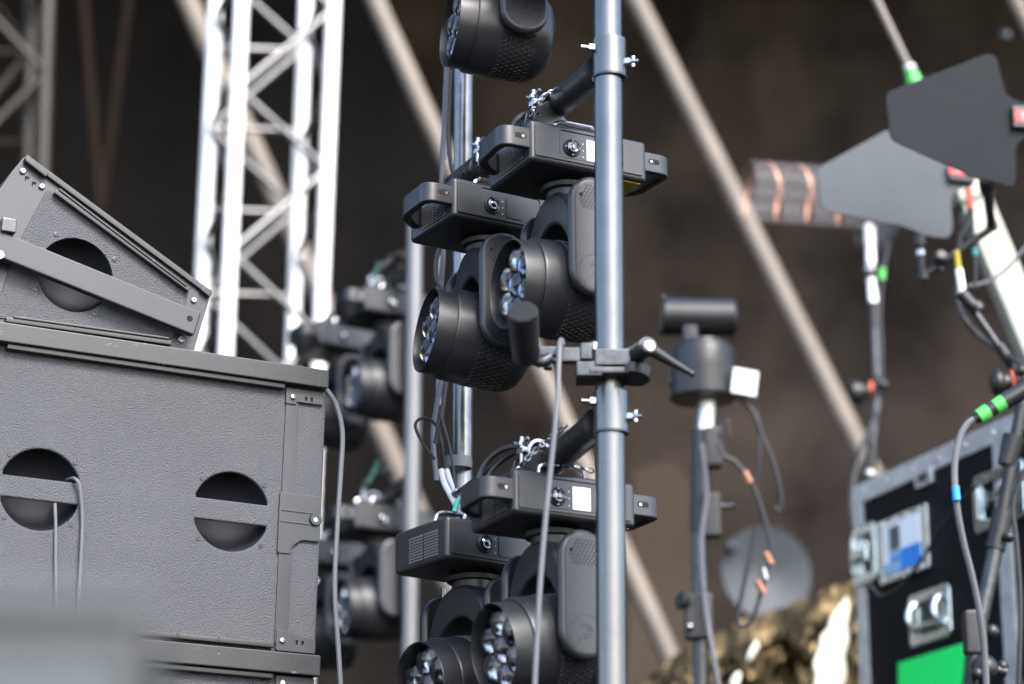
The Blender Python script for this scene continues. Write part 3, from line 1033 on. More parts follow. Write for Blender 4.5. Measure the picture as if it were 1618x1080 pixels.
def place_fixture(root, px, py, d, az, pan, tilt, label, group, roll=0, lit=True, pitchr=0, nohandle=False):
    """px,py,d: near bottom corner of the housing; az: azimuth of the long side; pan/tilt in degrees"""
    Mx = frame(px, py, d, az, roll)
    if pitchr: Mx = Mx @ Matrix.Rotation(R(pitchr), 4, 'X')
    Mx = Mx @ Matrix.Translation(Vector((FL / 2 - .004, FW / 2 - .004, -.004)))
    root.matrix_world = Mx
    root['label'] = label
    root['group'] = group
    for c in root.children:
        n = c.name.split('.')[0]
        if n == 'yoke' or n == 'pan_neck':
            c.rotation_euler = (0, 0, R(-pan))
        elif n == 'head':
            q = Matrix.Rotation(R(-pan), 4, 'Z') @ Matrix.Rotation(R(tilt), 4, 'Y')
            c.rotation_euler = q.to_euler()
        if n == 'control_panel' and not lit:
            for k in c.children:
                if k.name.startswith('screen'):
                    k.material_slots[0].link = 'OBJECT'
                    k.material_slots[0].material = M['plastic']
    return Mx
GF = 'moving head lights on the near frame'
GG = 'moving head lights on the far frame'
fix = [
    # px, py, depth, az, pan, tilt, label, group
    (839, 250, 4.30, 63, 3, -1, 'sharp black moving head with big clear lenses, directly left of the front pole, middle row', GF, True),
    (717, 339, 4.53, 59, 12, 6, 'black moving head left of and lower than the one by the pole, middle row', GF, False),
    (813, 807, 4.30, 63, -1, -9, 'black moving head with lit screen and round line emblem, bottom right of the cluster', GF, True),
    (707, 879, 4.53, 53, 2, -7, 'black moving head at bottom left of the cluster, two dotted vents on its end face', GF, False),
    (754, -144, 4.53, 60, 14, 3, 'black moving head cut by the top edge, barrel and hex grille visible', GF, False),
    (868, -324, 4.30, 63, 3, 2, 'black moving head showing only its barrel underside at the top edge', GF, True),
    (578, 488, 7.05, 60, 3, 0, 'blurred far moving head next to the far pole, upper row', GG, False),
    (506, 541, 7.40, 57, 10, 2, 'blurred far moving head just above the corner of the large speaker', GG, False),
    (562, 832, 7.05, 60, 3, -3, 'blurred far moving head next to the far pole, lower row', GG, False),
    (488, 886, 7.40, 57, 10, -2, 'blurred far moving head mostly hidden by the speaker, lower row', GG, False),
]
placed = []
for i, f in enumerate(fix):
    r_ = proto if i == 0 else copy_tree(proto)
    placed.append(r_)
for r_, f in zip(placed, fix):
    mx = place_fixture(r_, f[0], f[1], f[2], f[3], f[4], f[5], f[6], f[7], lit=f[8], pitchr=-2.5, roll=1.0)
# the lower left light hangs with its near carry handle folded away
for c in list(placed[3].children):
    if c.name.startswith('carry_handle') and sum(v.co.x for v in c.data.vertices) < 0:
        for k in list(c.children): bpy.data.objects.remove(k)
        bpy.data.objects.remove(c)
bpy.context.view_layer.update()

# side arms from collar over the fixtures
def side_arm(a, b, r, label, group='black wrapped side arms'):
    A, B = P(*a), P(*b)
    root = thing('side_arm', label, 'pipe arm', A, group)
    inv = root.matrix_world.inverted()
    mb = MB(); mb.cyl(inv @ A, inv @ B, r, seg=24)
    obj('pipe', mb, 'tape', root)
    mb = MB(); d = (B - A).normalized()
    mb.cyl(inv @ (A + d * .004), inv @ (A + d * .03), r * 1.12, seg=24)
    obj('socket', mb, 'blacksteel', root)
    return root
side_arm((948, 112, 4.225), (705, 306, 4.98), .0265, 'black wrapped pipe from the upper collar back over the middle row of lights')
side_arm((948, 668, 4.225), (695, 872, 4.98), .0265, 'black wrapped pipe from the lower collar back over the bottom row of lights')
side_arm((645, 425, 7.08), (505, 520, 7.75), .022, 'blurred far black pipe over the upper far row of lights')
side_arm((642, 765, 7.08), (490, 875, 7.75), .022, 'blurred far black pipe over the lower far row of lights')

def clamp_thing(px, py, d, label, s=1.0, hand=1):
    """half coupler with bolt, wing nut and bracket"""
    Mx = frame(px, py, d, 60) @ Matrix.Scale(.8, 4)
    root = thing('pipe_clamp', label, 'clamp', Mx, 'half coupler clamps above the lights')
    mb = MB()
    mb.lathe([(-.018, .0235), (-.018, .030), (.018, .030), (.018, .0235)], axis=(0, 1, 0), seg=28)
    for k in range(-1, 2, 2):
        mb.box((k * .034, 0, .002), (.016, .03, .014), bev=.003)
    mb.box((0, 0, -.036), (.034, .03, .022), bev=.004)
    obj('coupler_body', mb, 'chrome', root)
    mb = MB()
    mb.cyl((-.036, 0, -.03), (-.036, 0, .034), .005, seg=10)
    mb.cyl((-.036, 0, .014), (-.036, 0, .022), .010, seg=6)
    obj('bolt', mb, 'chrome', root)
    mb = MB()
    mb.cyl((.036, -.022, .0), (.036, .022, .0), .0065, seg=10)
    obj('bolt', mb, 'chrome', root)
    mb = MB()
    mb.tube([(-.036, -.028, .026), (-.036, -.012, .018), (-.036, 0, .020), (-.036, .012, .018), (-.036, .028, .026)], .0045, smooth=4)
    obj('wing_nut', mb, 'chrome', root)
    mb = MB()
    for sy in (-.021, .021):
        mb.plate([rpoly([(-.05, -.05), (-.045, -.02), (-.008, .006), (.012, .0), (.045, -.042), (.04, -.056)], .006), circ(-.036, -.034, .004, 12), circ(0.004, -.008, .005, 12)], sy - .0025, sy + .0025, .0008)
    obj('bracket', mb, 'steel', root)
    return root

clamp_thing(864, 168, 4.40, 'silver clamp between pipe and the light beside the front pole, middle row')
clamp_thing(846, 716, 4.42, 'silver clamp above the lower right light with lit screen')
clamp_thing(775, 242, 4.70, 'small silver clamp above the middle-row left light')
clamp_thing(758, 806, 4.70, 'small silver clamp above the lower left light, beside cables')
clamp_thing(598, 452, 7.25, 'blurred clamp above the far upper light')
clamp_thing(588, 790, 7.25, 'blurred clamp above the far lower light')

def chain(pts, label, rl=.008, group='safety chains'):
    w = [P(*p) for p in pts]
    w = catmull(w, 14)
    root = None
    mb = MB()
    acc = 0; last = w[0]; k = 0
    for a, b in zip(w, w[1:]):
        acc += (b - a).length
        if acc >= rl * 1.35:
            acc = 0
            t = (b - a).normalized()
            s = t.cross(Vector((0, 0, 1)) if k % 2 else Vector((0.3, 1, .2))).normalized()
            ring = [b + t * (rl * math.cos(2 * PI * q / 10)) + s * (rl * .62 * math.sin(2 * PI * q / 10)) for q in range(10)]
            mb.tube(ring, rl * .24, seg=5, smooth=0, closed=True)
            k += 1
    return tag(obj('safety_chain', mb, 'chrome'), label, 'chain', group)
chain([(836, 186, 4.36), (846, 168, 4.34), (858, 154, 4.33), (872, 144, 4.33), (880, 140, 4.34)], 'silver safety chain draped over the clamp of the middle right light', .0065)
chain([(806, 752, 4.40), (822, 736, 4.38), (838, 720, 4.37), (854, 704, 4.36), (872, 690, 4.35), (892, 674, 4.33)], 'silver safety chain draped over the clamp of the lower right light', .0068)
chain([(872, 730, 4.38), (890, 733, 4.37), (912, 738, 4.37), (936, 744, 4.37)], 'short silver chain lying on the lower right light housing', .007)
chain([(728, 798, 4.6), (745, 782, 4.6), (762, 770, 4.6)], 'short chain beside green connector over the lower left light', .008)

# cables around the middle pole and over the lights
GC = 'black cables around the moving heads'
def cb(pts, r, label, m='rubber', name='power_cable'):
    return ptube(name, pts, r, m, label, 'cable', group=GC)
cb([(706, 100, 4.9), (703, 170, 4.9), (699, 260, 4.9), (697, 330, 4.9), (700, 400, 4.9), (696, 470, 4.92), (702, 560, 4.92), (690, 640, 4.92), (684, 690, 4.92), (690, 760, 4.9)], .0055, 'cable running down the left side of the chrome pole', 'greycable')
cb([(712, 110, 4.93), (708, 200, 4.93), (712, 255, 4.93), (722, 285, 4.9), (735, 270, 4.8)], .0045, 'cable curling in behind the pole above the middle-row left light')
cb([(700, 380, 4.86), (690, 408, 4.86), (690, 440, 4.86), (703, 470, 4.86), (710, 540, 4.88), (700, 640, 4.88), (688, 700, 4.88)], .005, 'cable dropping from the underside of the middle-row left light')
cb([(687, 725, 4.84), (668, 700, 4.84), (656, 672, 4.84), (668, 660, 4.84), (688, 670, 4.84), (698, 700, 4.84), (700, 745, 4.86)], .0032, 'thin cable making a loop left of the chrome pole')
cb([(695, 650, 4.88), (706, 690, 4.86), (715, 730, 4.84), (719, 775, 4.8), (715, 815, 4.75)], .0030, 'thin shiny cable crossing the chrome pole')
cb([(700, 745, 4.86), (706, 765, 4.84), (716, 781, 4.8), (735, 770, 4.7), (755, 755, 4.6), (800, 722, 4.5), (840, 700, 4.45)], .0058, 'cable sweeping right from the pole up to the lower right light')
cb([(752, 768, 4.5), (765, 735, 4.5), (790, 712, 4.48), (820, 706, 4.45), (832, 728, 4.42), (835, 748, 4.42)], .0055, 'cable arching over the handle of the lower right light')
cb([(762, 770, 4.5), (778, 742, 4.5), (805, 718, 4.48), (835, 712, 4.45)], .0045, 'second cable arching beside the first over the lower right light')
cb([(805, 210, 4.5), (815, 190, 4.5), (832, 180, 4.5), (850, 192, 4.45)], .0052, 'cable arching behind the handle of the middle right light')
cb([(812, 214, 4.52), (822, 197, 4.52), (838, 188, 4.5), (852, 196, 4.45)], .004, 'second cable behind the handle of the middle right light')
cb([(690, 960, 4.86), (682, 1000, 4.86), (680, 1050, 4.86), (684, 1110, 4.86)], .005, 'cable beside the pole under the lower left light')
cb([(600, 470, 7.3), (588, 440, 7.3), (606, 420, 7.3), (625, 405, 7.3), (640, 400, 7.2)], .009, 'blurred cable arching over the far upper light')
cb([(585, 800, 7.3), (575, 770, 7.3), (595, 748, 7.3), (620, 745, 7.3)], .008, 'blurred cable arching over the far lower light')
for (px, y0, y1, lab) in ((703, 140, 250, 'thin bright metal rod beside the upper part of the chrome pole'), (694, 400, 640, 'thin bright metal rod behind the middle-row left light'), (700, 930, 1100, 'thin bright metal rod under the lower left light')):
    mb = MB(); mb.cyl(P(px + 1, y0, 5.05), P(px - 1, y1, 5.05), .0062, seg=14)
    tag(obj('thin_rod', mb, 'pole2'), lab, 'rod', 'thin rods beside the chrome pole')
# white cables + tape band
cb([(697, 742, 4.83), (702, 762, 4.82), (712, 782, 4.8), (722, 800, 4.76)], .0062, 'pale wrapped cable below the tape band, left one', 'white')
cb([(706, 742, 4.83), (711, 758, 4.82), (720, 778, 4.8)], .0052, 'pale wrapped cable below the tape band, right one', 'white')
mb = MB(); mb.lathe([(0, .030), (.0, .031), (.022, .031), (.022, .030)], org=P(722, 740, 4.95), seg=24)
tag(obj('tape_band', mb, 'greycable'), 'grey tape band holding cables to the chrome pole', 'tape')
mb = MB(); mb.cyl(P(718, 808, 4.6), P(724, 788, 4.6), .005, seg=12)
tag(obj('cable_connector', mb, 'teal'), 'small green connector over the lower left light', 'connector')
for q, lab in (((590, 745, 7.2), 'blurred green connector above the far lower light'), ((592, 432, 7.25), 'blurred green connector above the far upper light')):
    mb = MB(); mb.cyl(P(q[0] - 8, q[1] + 18, q[2]), P(q[0] + 6, q[1] - 10, q[2]), .007, seg=12); mb.ball(P(q[0] + 6, q[1] - 14, q[2]), .008, 10)
    tag(obj('cable_connector', mb, 'dteal'), lab, 'connector')

# ------------------------------------------------------------------ grip clamp on the front pole
def grip():
    d = PD
    base = P(964, 572, d)
    root = thing('grip_clamp', 'black grip clamp with ratchet lever biting on the front pole', 'clamp', base)
    inv = root.matrix_world.inverted()
    def q(px, py, dd): return inv @ P(px, py, dd)
    mb = MB()
    for (px, py, dd, s) in ((968, 567, d - .045, (.062, .03, .030)), (962, 588, d - .04, (.07, .035, .012)), (930, 590, d - .02, (.045, .07, .026))):
        mb.box(q(px, py, dd), s, bev=.003)
    mb.box(q(925, 565, d - .01), (.02, .09, .030), bev=.003)
    mb.box(q(995, 575, d - .0), (.016, .09, .036), bev=.003)
    obj('jaw', mb, 'steel', root)
    mb = MB(); mb.lathe([(-.012, 0), (-.012, .030), (.004, .033), (.012, .028), (.012, 0)], axis=(.1, .2, 1), org=q(1000, 588, d - .03), seg=24)
    obj('knuckle', mb, 'blacksteel', root)
    mb = MB(); mb.cyl(q(996, 566, d - .02), q(1024, 547, d - .10), .017, seg=24); 
    obj('collar', mb, 'steel', root)
    mb = MB(); mb.cyl(q(1006, 560, d - .05), q(1027, 546, d - .13), .012, seg=24)
    sp = obj('spindle', mb, 'blacksteel', root)
    mb = MB(); a = q(1024.5, 547.0, d - .128); b = q(1027.5, 545.2, d - .136); mb.cyl(a, b, .0105, .009, seg=24)
    obj('spindle_cap', mb, 'white', sp)
    mb = MB(); mb.cyl(q(1030, 553, d - .115), q(1093, 590, d - .10), .0115, .0050, seg=16); mb.ball(q(1093, 590, d - .10), .0058)
    obj('ratchet_lever', mb, 'blacksteel', root)
    mb = MB(); mb.cyl(q(940, 541, d - .04), q(938, 552, d - .04), .006, seg=14)
    obj('bolt', mb, 'chrome', root)
    mb = MB(); mb.cyl(q(907, 557, d - .03), q(932, 557, d - .03), .0055, seg=14)
    obj('bolt', mb, 'chrome', root)
    # articulated link to the left with a round head
    mb = MB()
    mb.box(q(893, 562, d - .04), (.055, .022, .026), bev=.003)
    mb.box(q(868, 556, d - .05), (.035, .016, .018), bev=.003)
    mb.box(q(866, 572, d - .05), (.016, .02, .026), bev=.003)
    mb.tube([q(868, 566, d - .06), q(852, 572, d - .07), q(838, 562, d - .08)], .010, seg=12, smooth=4)
    obj('link_arm', mb, 'steel', root)
    return root
grip()
A_, B_ = P(826, 497, 4.05), P(832, 566, 4.09)
ax = (A_ - B_).normalized()
# cylinder seen slightly from its upper front: tilt the axis towards the camera
ax = (ax + (CAM - A_).normalized() * .62).normalized()
root = thing('cylinder_microphone', 'matte black cylindrical microphone head in front of the lenses', 'microphone', B_)
mb = MB(); hgt = .106
mb.lathe([(0, 0), (0, .021), (.006, .0232), (hgt - .003, .0268), (hgt, .0255), (hgt, 0)], axis=ax, org=(0, 0, 0), seg=40)
obj('body', mb, 'blacksteel', root)
mb = MB(); mb.lathe([(hgt + .0002, .0245), (hgt + .0012, .024), (hgt + .0012, 0)], axis=ax, seg=40)
obj('front_cap', mb, 'matte', root)
ptube('thin_cable', [(888, 546, 4.10), (888, 538, 4.14), (884, 548, 4.08), (880, 640, 4.06), (870, 740, 4.06), (860, 840, 4.06), (851, 960, 4.06), (843, 1120, 4.06)], .0045, 'greycable',
      'thin grey cable hanging from the grip clamp across the lower right light', 'cable')

# ------------------------------------------------------------------ pan-tilt device on its stand (right of the pole)
D = 6.6
def device():
    base = P(1112, 632, D)
    root = thing('camera_head', 'black drum-shaped remote head with a cylinder on top and a white tag', 'camera', base)
    inv = root.matrix_world.inverted()
    def q(px, py, dd=D): return inv @ P(px, py, dd)
    mb = MB()
    h = (P(1112, 545, D) - P(1112, 628, D)).length
    mb.lathe([(0, 0), (0, .088), (.006, .094), (h * .55, .096), (h * .58, .092), (h - .012, .090), (h, .080), (h, 0)], seg=40)
    obj('drum', mb, 'blacksteel', root)
    mb = MB(); mb.lathe([(h, .07), (h + .012, .068), (h + .018, 0)], seg=30)
    mb.box((-.035, 0, h + .045), (.045, .08, .09), bev=.01)
    obj('neck', mb, 'blacksteel', root)
    mb = MB(); a, b = q(1046, 500), q(1163, 502); ax = (b - a).normalized(); Lc = (b - a).length
    mb.lathe([(0, 0), (0, .046), (.006, .052), (Lc - .008, .052), (Lc, .044), (Lc, 0)], axis=ax, org=a, seg=36)
    mb.ball(q(1048, 470), .009); mb.ball(q(1050, 520), .018)
    obj('cylinder', mb, 'blacksteel', root)
    mb = MB(); a = q(1175, 604, D - .05); mb.box(a + Vector((-.035, .02, 0)), (.10, .05, .075), bev=.006)
    s = obj('side_box', mb, 'blacksteel', root)
    mb = MB(); 
    mb.box((0, 0, 0), (.070, .003, .070), mtx=Matrix.Translation(q(1177, 603, D - .085)) @ Matrix.Rotation(R(8), 4, 'Y') @ Matrix.Rotation(R(10), 4, 'Z'), bev=.001)
    tg = obj('tag', mb, 'white', s)
    mb = MB()
    for k in range(3):
        mb.box((0.004 * k - .004, -.0018, .016 - .016 * k), (.046 - .008 * k, .0008, .005), mtx=Matrix.Translation(q(1177, 603, D - .085)) @ Matrix.Rotation(R(8), 4, 'Y') @ Matrix.Rotation(R(10), 4, 'Z'))
    obj('tag_print', mb, 'ltblue', tg)
    mb = MB(); mb.box(q(1070, 600, D), (.05, .07, .05), bev=.01)
    obj('bracket', mb, 'blacksteel', root)
    return root
device()
def stand(name, label, pts, r, m, foot_px, d):
    pass
a, b = P(1113, 640, D), P(1108, 1150, D)
root = thing('tripod_stand', 'dark metal stand under the drum-shaped remote head', 'stand', Vector((b.x, b.y, DECK)))
inv = root.matrix_world.inverted()
mb = MB(); mb.cyl(inv @ P(1118, 634, D), inv @ P(1114, 682, D), .022, seg=20); obj('spigot', mb, 'alu', root)
mb = MB(); mb.cyl(inv @ P(1106, 640, D), inv @ P(1104, 700, D), .012, seg=12); obj('side_rod', mb, 'steel', root)
mb = MB(); mb.cyl(inv @ P(1108, 680, D), inv @ P(1106, 840, D), .027, seg=24); obj('upper_tube', mb, 'blacksteel', root)
mb = MB(); f = inv @ b; f.z = 0; mb.cyl(inv @ P(1106, 830, D), inv @ b, .022, seg=24); mb.cyl(inv @ b, f, .022, seg=24); obj('lower_tube', mb, 'steel', root)
for (px, py, w, h) in ((1126, 708, .05, .11), (1124, 815, .05, .12), (1104, 975, .075, .12)):
    mb = MB(); mb.box(inv @ P(px, py, D - .01), (w, .06, h), bev=.008); obj('clamp_block', mb, 'blacksteel', root)
mb = MB(); mb.tube([inv @ P(1130, 800, D - .03), inv @ P(1145, 800, D - .03), inv @ P(1160, 798, D - .03)], .008, seg=10); mb.ball(inv @ P(1141, 800, D - .03), .011); obj('lever', mb, 'steel', root)
mb = MB(); mb.cyl(inv @ P(1098, 958, D - .03), inv @ P(1082, 950, D - .04), .009, seg=12); mb.lathe([(0, 0), (0, .018), (.016, .026), (.022, .02), (.022, 0)], axis=(-.8, -.5, .2), org=inv @ P(1084, 951, D - .04), seg=16); obj('locking_knob', mb, 'blacksteel', root)
mb = MB(); mb.ball(inv @ P(1090, 990, D - .05), .011); obj('bolt', mb, 'chrome', root)
for k in range(3):
    t = 2 * PI * k / 3 + .4
    mb = MB(); mb.cyl((0, 0, .55), (.5 * math.cos(t), .5 * math.sin(t), .01), .012, seg=12); obj('leg', mb, 'blacksteel', root)
GR = 'cables hanging round the remote head stand'
def cr(pts, r, label, m='rubber'):
    return ptube('signal_cable', pts, r, m, label, 'cable', group=GR)
cr([(1135, 700, 6.5), (1146, 722, 6.5), (1160, 728, 6.5), (1180, 752, 6.5), (1195, 780, 6.5), (1208, 820, 6.5), (1218, 870, 6.5), (1205, 925, 6.5), (1190, 975, 6.5), (1175, 988, 6.5), (1166, 975, 6.5), (1180, 900, 6.5), (1195, 830, 6.5)], .006, 'dark cable looping down right of the remote head stand')
cr([(1170, 632, 6.55), (1190, 650, 6.55), (1205, 690, 6.55), (1222, 730, 6.55), (1234, 780, 6.55), (1232, 808, 6.55), (1224, 800, 6.55)], .0055, 'dark cable drooping from the white tag side')
cr([(1195, 645, 6.6), (1200, 700, 6.6), (1196, 760, 6.6)], .005, 'short dark cable behind the drooping one')
cr([(1108, 700, 6.5), (1116, 780, 6.52), (1108, 860, 6.52), (1115, 960, 6.52), (1128, 1040, 6.5), (1140, 1110, 6.5)], .0075, 'thick cable spiralling down the remote head stand', 'greycable')
cr([(1140, 690, 6.55), (1142, 672, 6.55), (1150, 665, 6.55), (1152, 690, 6.55)], .004, 'tiny loop of cable at the top of the remote head stand')
for (q, lab) in (((1181, 754, 6.49), 'copper coloured plug, uppermost on the looping cable'), ((1214, 882, 6.49), 'copper coloured plug, second down the looping cable'), ((1202, 928, 6.49), 'copper coloured plug, lowest on the looping cable')):
    mb = MB(); A = P(q[0] - 5, q[1] - 9, q[2]); B = P(q[0] + 5, q[1] + 9, q[2])
    mb.cyl(A, B, .010, seg=12); tag(obj('cable_plug', mb, 'copper'), lab, 'plug', 'plugs on the looping cable')
mb = MB(); mb.cyl(P(1206, 898, 6.49), P(1210, 915, 6.49), .011, seg=12)
tag(obj('cable_plug', mb, 'chrome'), 'silver plug between two copper ones on the looping cable', 'plug', 'plugs on the looping cable')

# round grey disc
Mx = frame(1210, 905, 9.0, 80)
root = thing('round_dish', 'round grey dish, very blurred, beyond the gold foil', 'dish', Mx)
mb = MB(); mb.lathe([(0.03, 0), (.02, .06), (-.005, .150), (-.012, .168), (-.006, .172), (.004, .166), (.03, .06), (.04, 0)], axis=(0, 1, 0), seg=48)
obj('dish', mb, 'disc', root)
mb = MB(); mb.cyl((0, .03, 0), (0, .12, 0), .02, seg=16); mb.cyl((0, .1, .02), (0, .1, -1.5), .02, seg=16)
obj('post', mb, 'blacksteel', root)
mb = MB(); mb.ball((-.135, -.03, .085), .024)
obj('knob', mb, 'disc', root)

# gold foil heap
def foil():
    mb = MB()
    Mx = frame(1200, 1040, 8.3, 92)
    nx, nt = 150, 80
    vs, fs = [], []
    topl = [(960, 1110), (1040, 1062), (1090, 1020), (1150, 992), (1215, 966), (1290, 940), (1345, 920), (1400, 905), (1480, 890)]
    def topy(px):
        for (a, b), (c, d_) in zip(topl, topl[1:]):
            if a <= px <= c: return b + (d_ - b) * (px - a) / (c - a)
        return topl[-1][1]
    for j in range(nt + 1):
        t = j / nt
        for i in range(nx + 1):
            px = 962 + (1478 - 962) * i / nx
            u, v = uv(Mx, px, topy(px))
            z0 = DECK - Mx.translation.z
            if t < .6:
                s = t / .6
                z = z0 + (v - z0) * s
                y = -.28 * (1 - s) ** 1.0 - .02
            else:
                s = (t - .6) / .4
                z = v - .10 * s
                y = -.02 + .8 * s
            q = Vector((u * 5, y * 5, z * 5))
            n = noise.noise(q) * .05 + noise.noise(q * 2.3) * .03 + abs(noise.noise(q * 4.1)) * .03 + abs(noise.noise(q * 7.0)) * .012
            fold = .022 * math.sin(u * 22 + 3 * z + 4 * noise.noise(q * .5))
            sc = 1 if t < .56 else .4
            vs.append(tuple(Mx @ Vector((u, y + (n + fold) * sc, z + n * .25))))
    for j in range(nt):
        for i in range(nx):
            a = j * (nx + 1) + i
            fs.append((a, a + 1, a + nx + 2, a + nx + 1))
    mb.faces(vs, fs)
    bmesh.ops.solidify(mb.bm, geom=mb.bm.faces[:], thickness=0.004)
    return tag(obj('foil_cover', mb, 'gold', flat=True), 'crumpled gold-brown foil sheet draped over gear left of the flight case', 'foil sheet')
foil()
def glint_strip(name, poly, lab):  # pale plates shaped as highlights in front of the gold foil
    Mx = frame(1320, 1000, 8.0, 92)
    mb = MB()
    pts = [uv(Mx, *p) for p in poly]
    mb.plate([rpoly(pts, .01)], 0, .012, .003)
    bmesh.ops.transform(mb.bm, matrix=Matrix.Translation(Vector((0, 0, 0))), verts=mb.bm.verts)
    o = obj(name, mb, 'foilglint', loc=(0, 0, 0)); o.matrix_world = Mx
    tag(o, lab, 'foil', 'highlights on the gold foil')
glint_strip('foil_glint', [(1338, 940), (1342, 962), (1338, 985), (1341, 1010), (1334, 1036), (1337, 1060), (1329, 1100), (1284, 1100), (1290, 1066), (1285, 1046), (1296, 1022), (1297, 1004), (1309, 992), (1313, 974), (1325, 960)], 'pale strip painted as a highlight on the foil beside the flight case')
glint_strip('foil_glint', [(1196, 1008), (1200, 1020), (1188, 1040), (1180, 1046), (1183, 1030)], 'tiny painted highlight, upper one left on the gold sheet')
glint_strip('foil_glint', [(1166, 1060), (1172, 1064), (1166, 1086), (1154, 1088), (1156, 1070)], 'tiny painted highlight, lower one left on the gold sheet')

# ------------------------------------------------------------------ flight case
C = frame(1350, 772, 7.2, 161.5)
def cv(px, py, y=0.0): return uv(C, px, py, y)
def case():
    root = thing('flight_case', 'black flight case with aluminium edges, blue and white label and green sticker', 'flight case', C)
    Wd = 1.35
    Hh = C.translation.z - DECK
    xs = cv(1590, 860)[0]
    mb = MB(); mb.box((Wd / 2, .32, -Hh / 2), (Wd, .64, Hh), bev=.003)
    obj('body', mb, 'case', root)
    def angle(name, x0, x1, z0, z1, y0=-.006, y1=.03):
        mb = MB(); mb.box(((x0 + x1) / 2, (y0 + y1) / 2, (z0 + z1) / 2), (abs(x1 - x0), y1 - y0, abs(z1 - z0)), bev=.0015)
        if abs(x1 - x0) > abs(z1 - z0):
            n = 9
            for k in range(n): mb.lathe([(0, .007), (.003, .006), (.004, 0)], axis=(0, -1, 0), org=(x0 + (x1 - x0) * (k + .5) / n, y0, (z0 + z1) / 2), seg=10)
        return obj(name, mb, 'casealu', root)
    tt = cv(1356, 800)
    angle('top_edge', -.004, Wd, .004, -.052)
    angle('left_edge', -.004, .055, -.0525, -Hh)
    angle('centre_edge', xs - .035, xs + .035, -.0525, -Hh)
    mb = MB(); mb.box((-.004 - .0, .32, -.024), (.012, .63, .05), bev=.002); obj('side_edge', mb, 'casealu', root)
    # label plate
    def quad(x0, x1, z0, z1, y0, y1, m, name, par, bev=.0008, r=.004):
        mb = MB(); mb.plate([rrect(min(x0, x1), min(z0, z1), max(x0, x1), max(z0, z1), r, 4)], y0, y1, bev)
        return obj(name, mb, m, par)
    a = cv(1391, 825); b = cv(1469, 795); c_ = cv(1394, 930); d_ = cv(1470, 893)
    x0, x1 = a[0], b[0]; zt_, zb_ = (a[1] + b[1]) / 2, (c_[1] + d_[1]) / 2
    zt_, zb_ = cv(1430, 810)[1], cv(1430, 914)[1]
    lp = quad(x0, x1, zb_, zt_, -.012, 0, 'zinc', 'label_dish', root, .003, .01)
    w_ = x1 - x0; h_ = zt_ - zb_
    ix0, ix1, iz0, iz1 = x0 + w_ * .12, x1 - w_ * .12, zb_ + h_ * .12, zt_ - h_ * .10
    quad(ix0, ix1, iz0, iz1, -.0135, -.010, 'paper', 'label_sheet', lp, .0003, .002)
    quad(ix0 + (ix1 - ix0) * .18, ix1, iz0, iz0 + (iz1 - iz0) * .42, -.0145, -.013, 'blue', 'label_print', lp, .0003, .002)
    quad(ix0, ix0 + (ix1 - ix0) * .45, iz0, iz0 + (iz1 - iz0) * .22, -.0153, -.0142, 'ltblue', 'label_print', lp, .0003, .002)
    quad(ix0 + (ix1 - ix0) * .18, ix0 + (ix1 - ix0) * .46, iz0 + (iz1 - iz0) * .45, iz0 + (iz1 - iz0) * .92, -.0145, -.013, 'greycable', 'label_print', lp, .0003, .002)
    quad(ix0 + (ix1 - ix0) * .18, ix0 + (ix1 - ix0) * .46, iz0 + (iz1 - iz0) * .30, iz0 + (iz1 - iz0) * .44, -.0151, -.0142, 'ltblue', 'label_print', lp, .0003, .002)
    mb = MB()
    for k in range(4):
        for zz in (zt_ - .012, zb_ + .012):
            mb.ball((x0 + w_ * (k + .5) / 4, -.012, zz), .006, 8)
    obj('rivet', mb, 'casealu', lp)
    # recessed handle
    zt_, zb_ = cv(1472, 930)[1], cv(1472, 1016)[1]
    x0, x1 = cv(1440, 975)[0], cv(1506, 975)[0]
    mb = MB(); w_ = x1 - x0
    mb.plate([rrect(x0, zb_, x1, zt_, .02), rrect(x0 + w_ * .24, zb_ + .03, x1 - w_ * .22, zt_ - .03, .012)], -.010, .0, .004)
    lt = obj('handle_dish', mb, 'zinc', root)
    quad(x0 + w_ * .2, x1 - w_ * .2, zb_ + .02, zt_ - .02, -.003, -.0005, 'steel', 'dish_floor', lt)
    mb = MB(); mb.tube([(x0 + w_ * .2, -.012, zb_ + .04), (x0 + w_ * .2, -.03, zb_ + .06), (x0 + w_ * .2, -.03, zt_ - .05), (x0 + w_ * .2, -.012, zt_ - .03)], .009, smooth=4)
    mb.tube([(x1 - w_ * .18, -.012, zb_ + .04), (x1 - w_ * .18, -.03, zb_ + .06), (x1 - w_ * .18, -.03, zt_ - .05), (x1 - w_ * .18, -.012, zt_ - .03)], .009, smooth=4)
    mb.cyl((x0 + w_ * .2, -.02, zb_ + .045), (x1 - w_ * .18, -.02, zb_ + .045), .010, seg=12)
    obj('handle_bar', mb, 'zinc', lt)
    # small plate
    a, b = cv(1449, 741), cv(1477, 768)
    zt_ = cv(1463, 742)[1]; zb_ = cv(1463, 768)[1]
    sp = quad(a[0], b[0], zb_, zt_, -.010, 0, 'casealu', 'small_plate', root, .002, .004)
    quad(a[0] + .02, b[0] - .02, zb_ + .012, zt_ - .01, -.0115, -.0095, 'steel', 'plate_window', sp, .0005, .002)
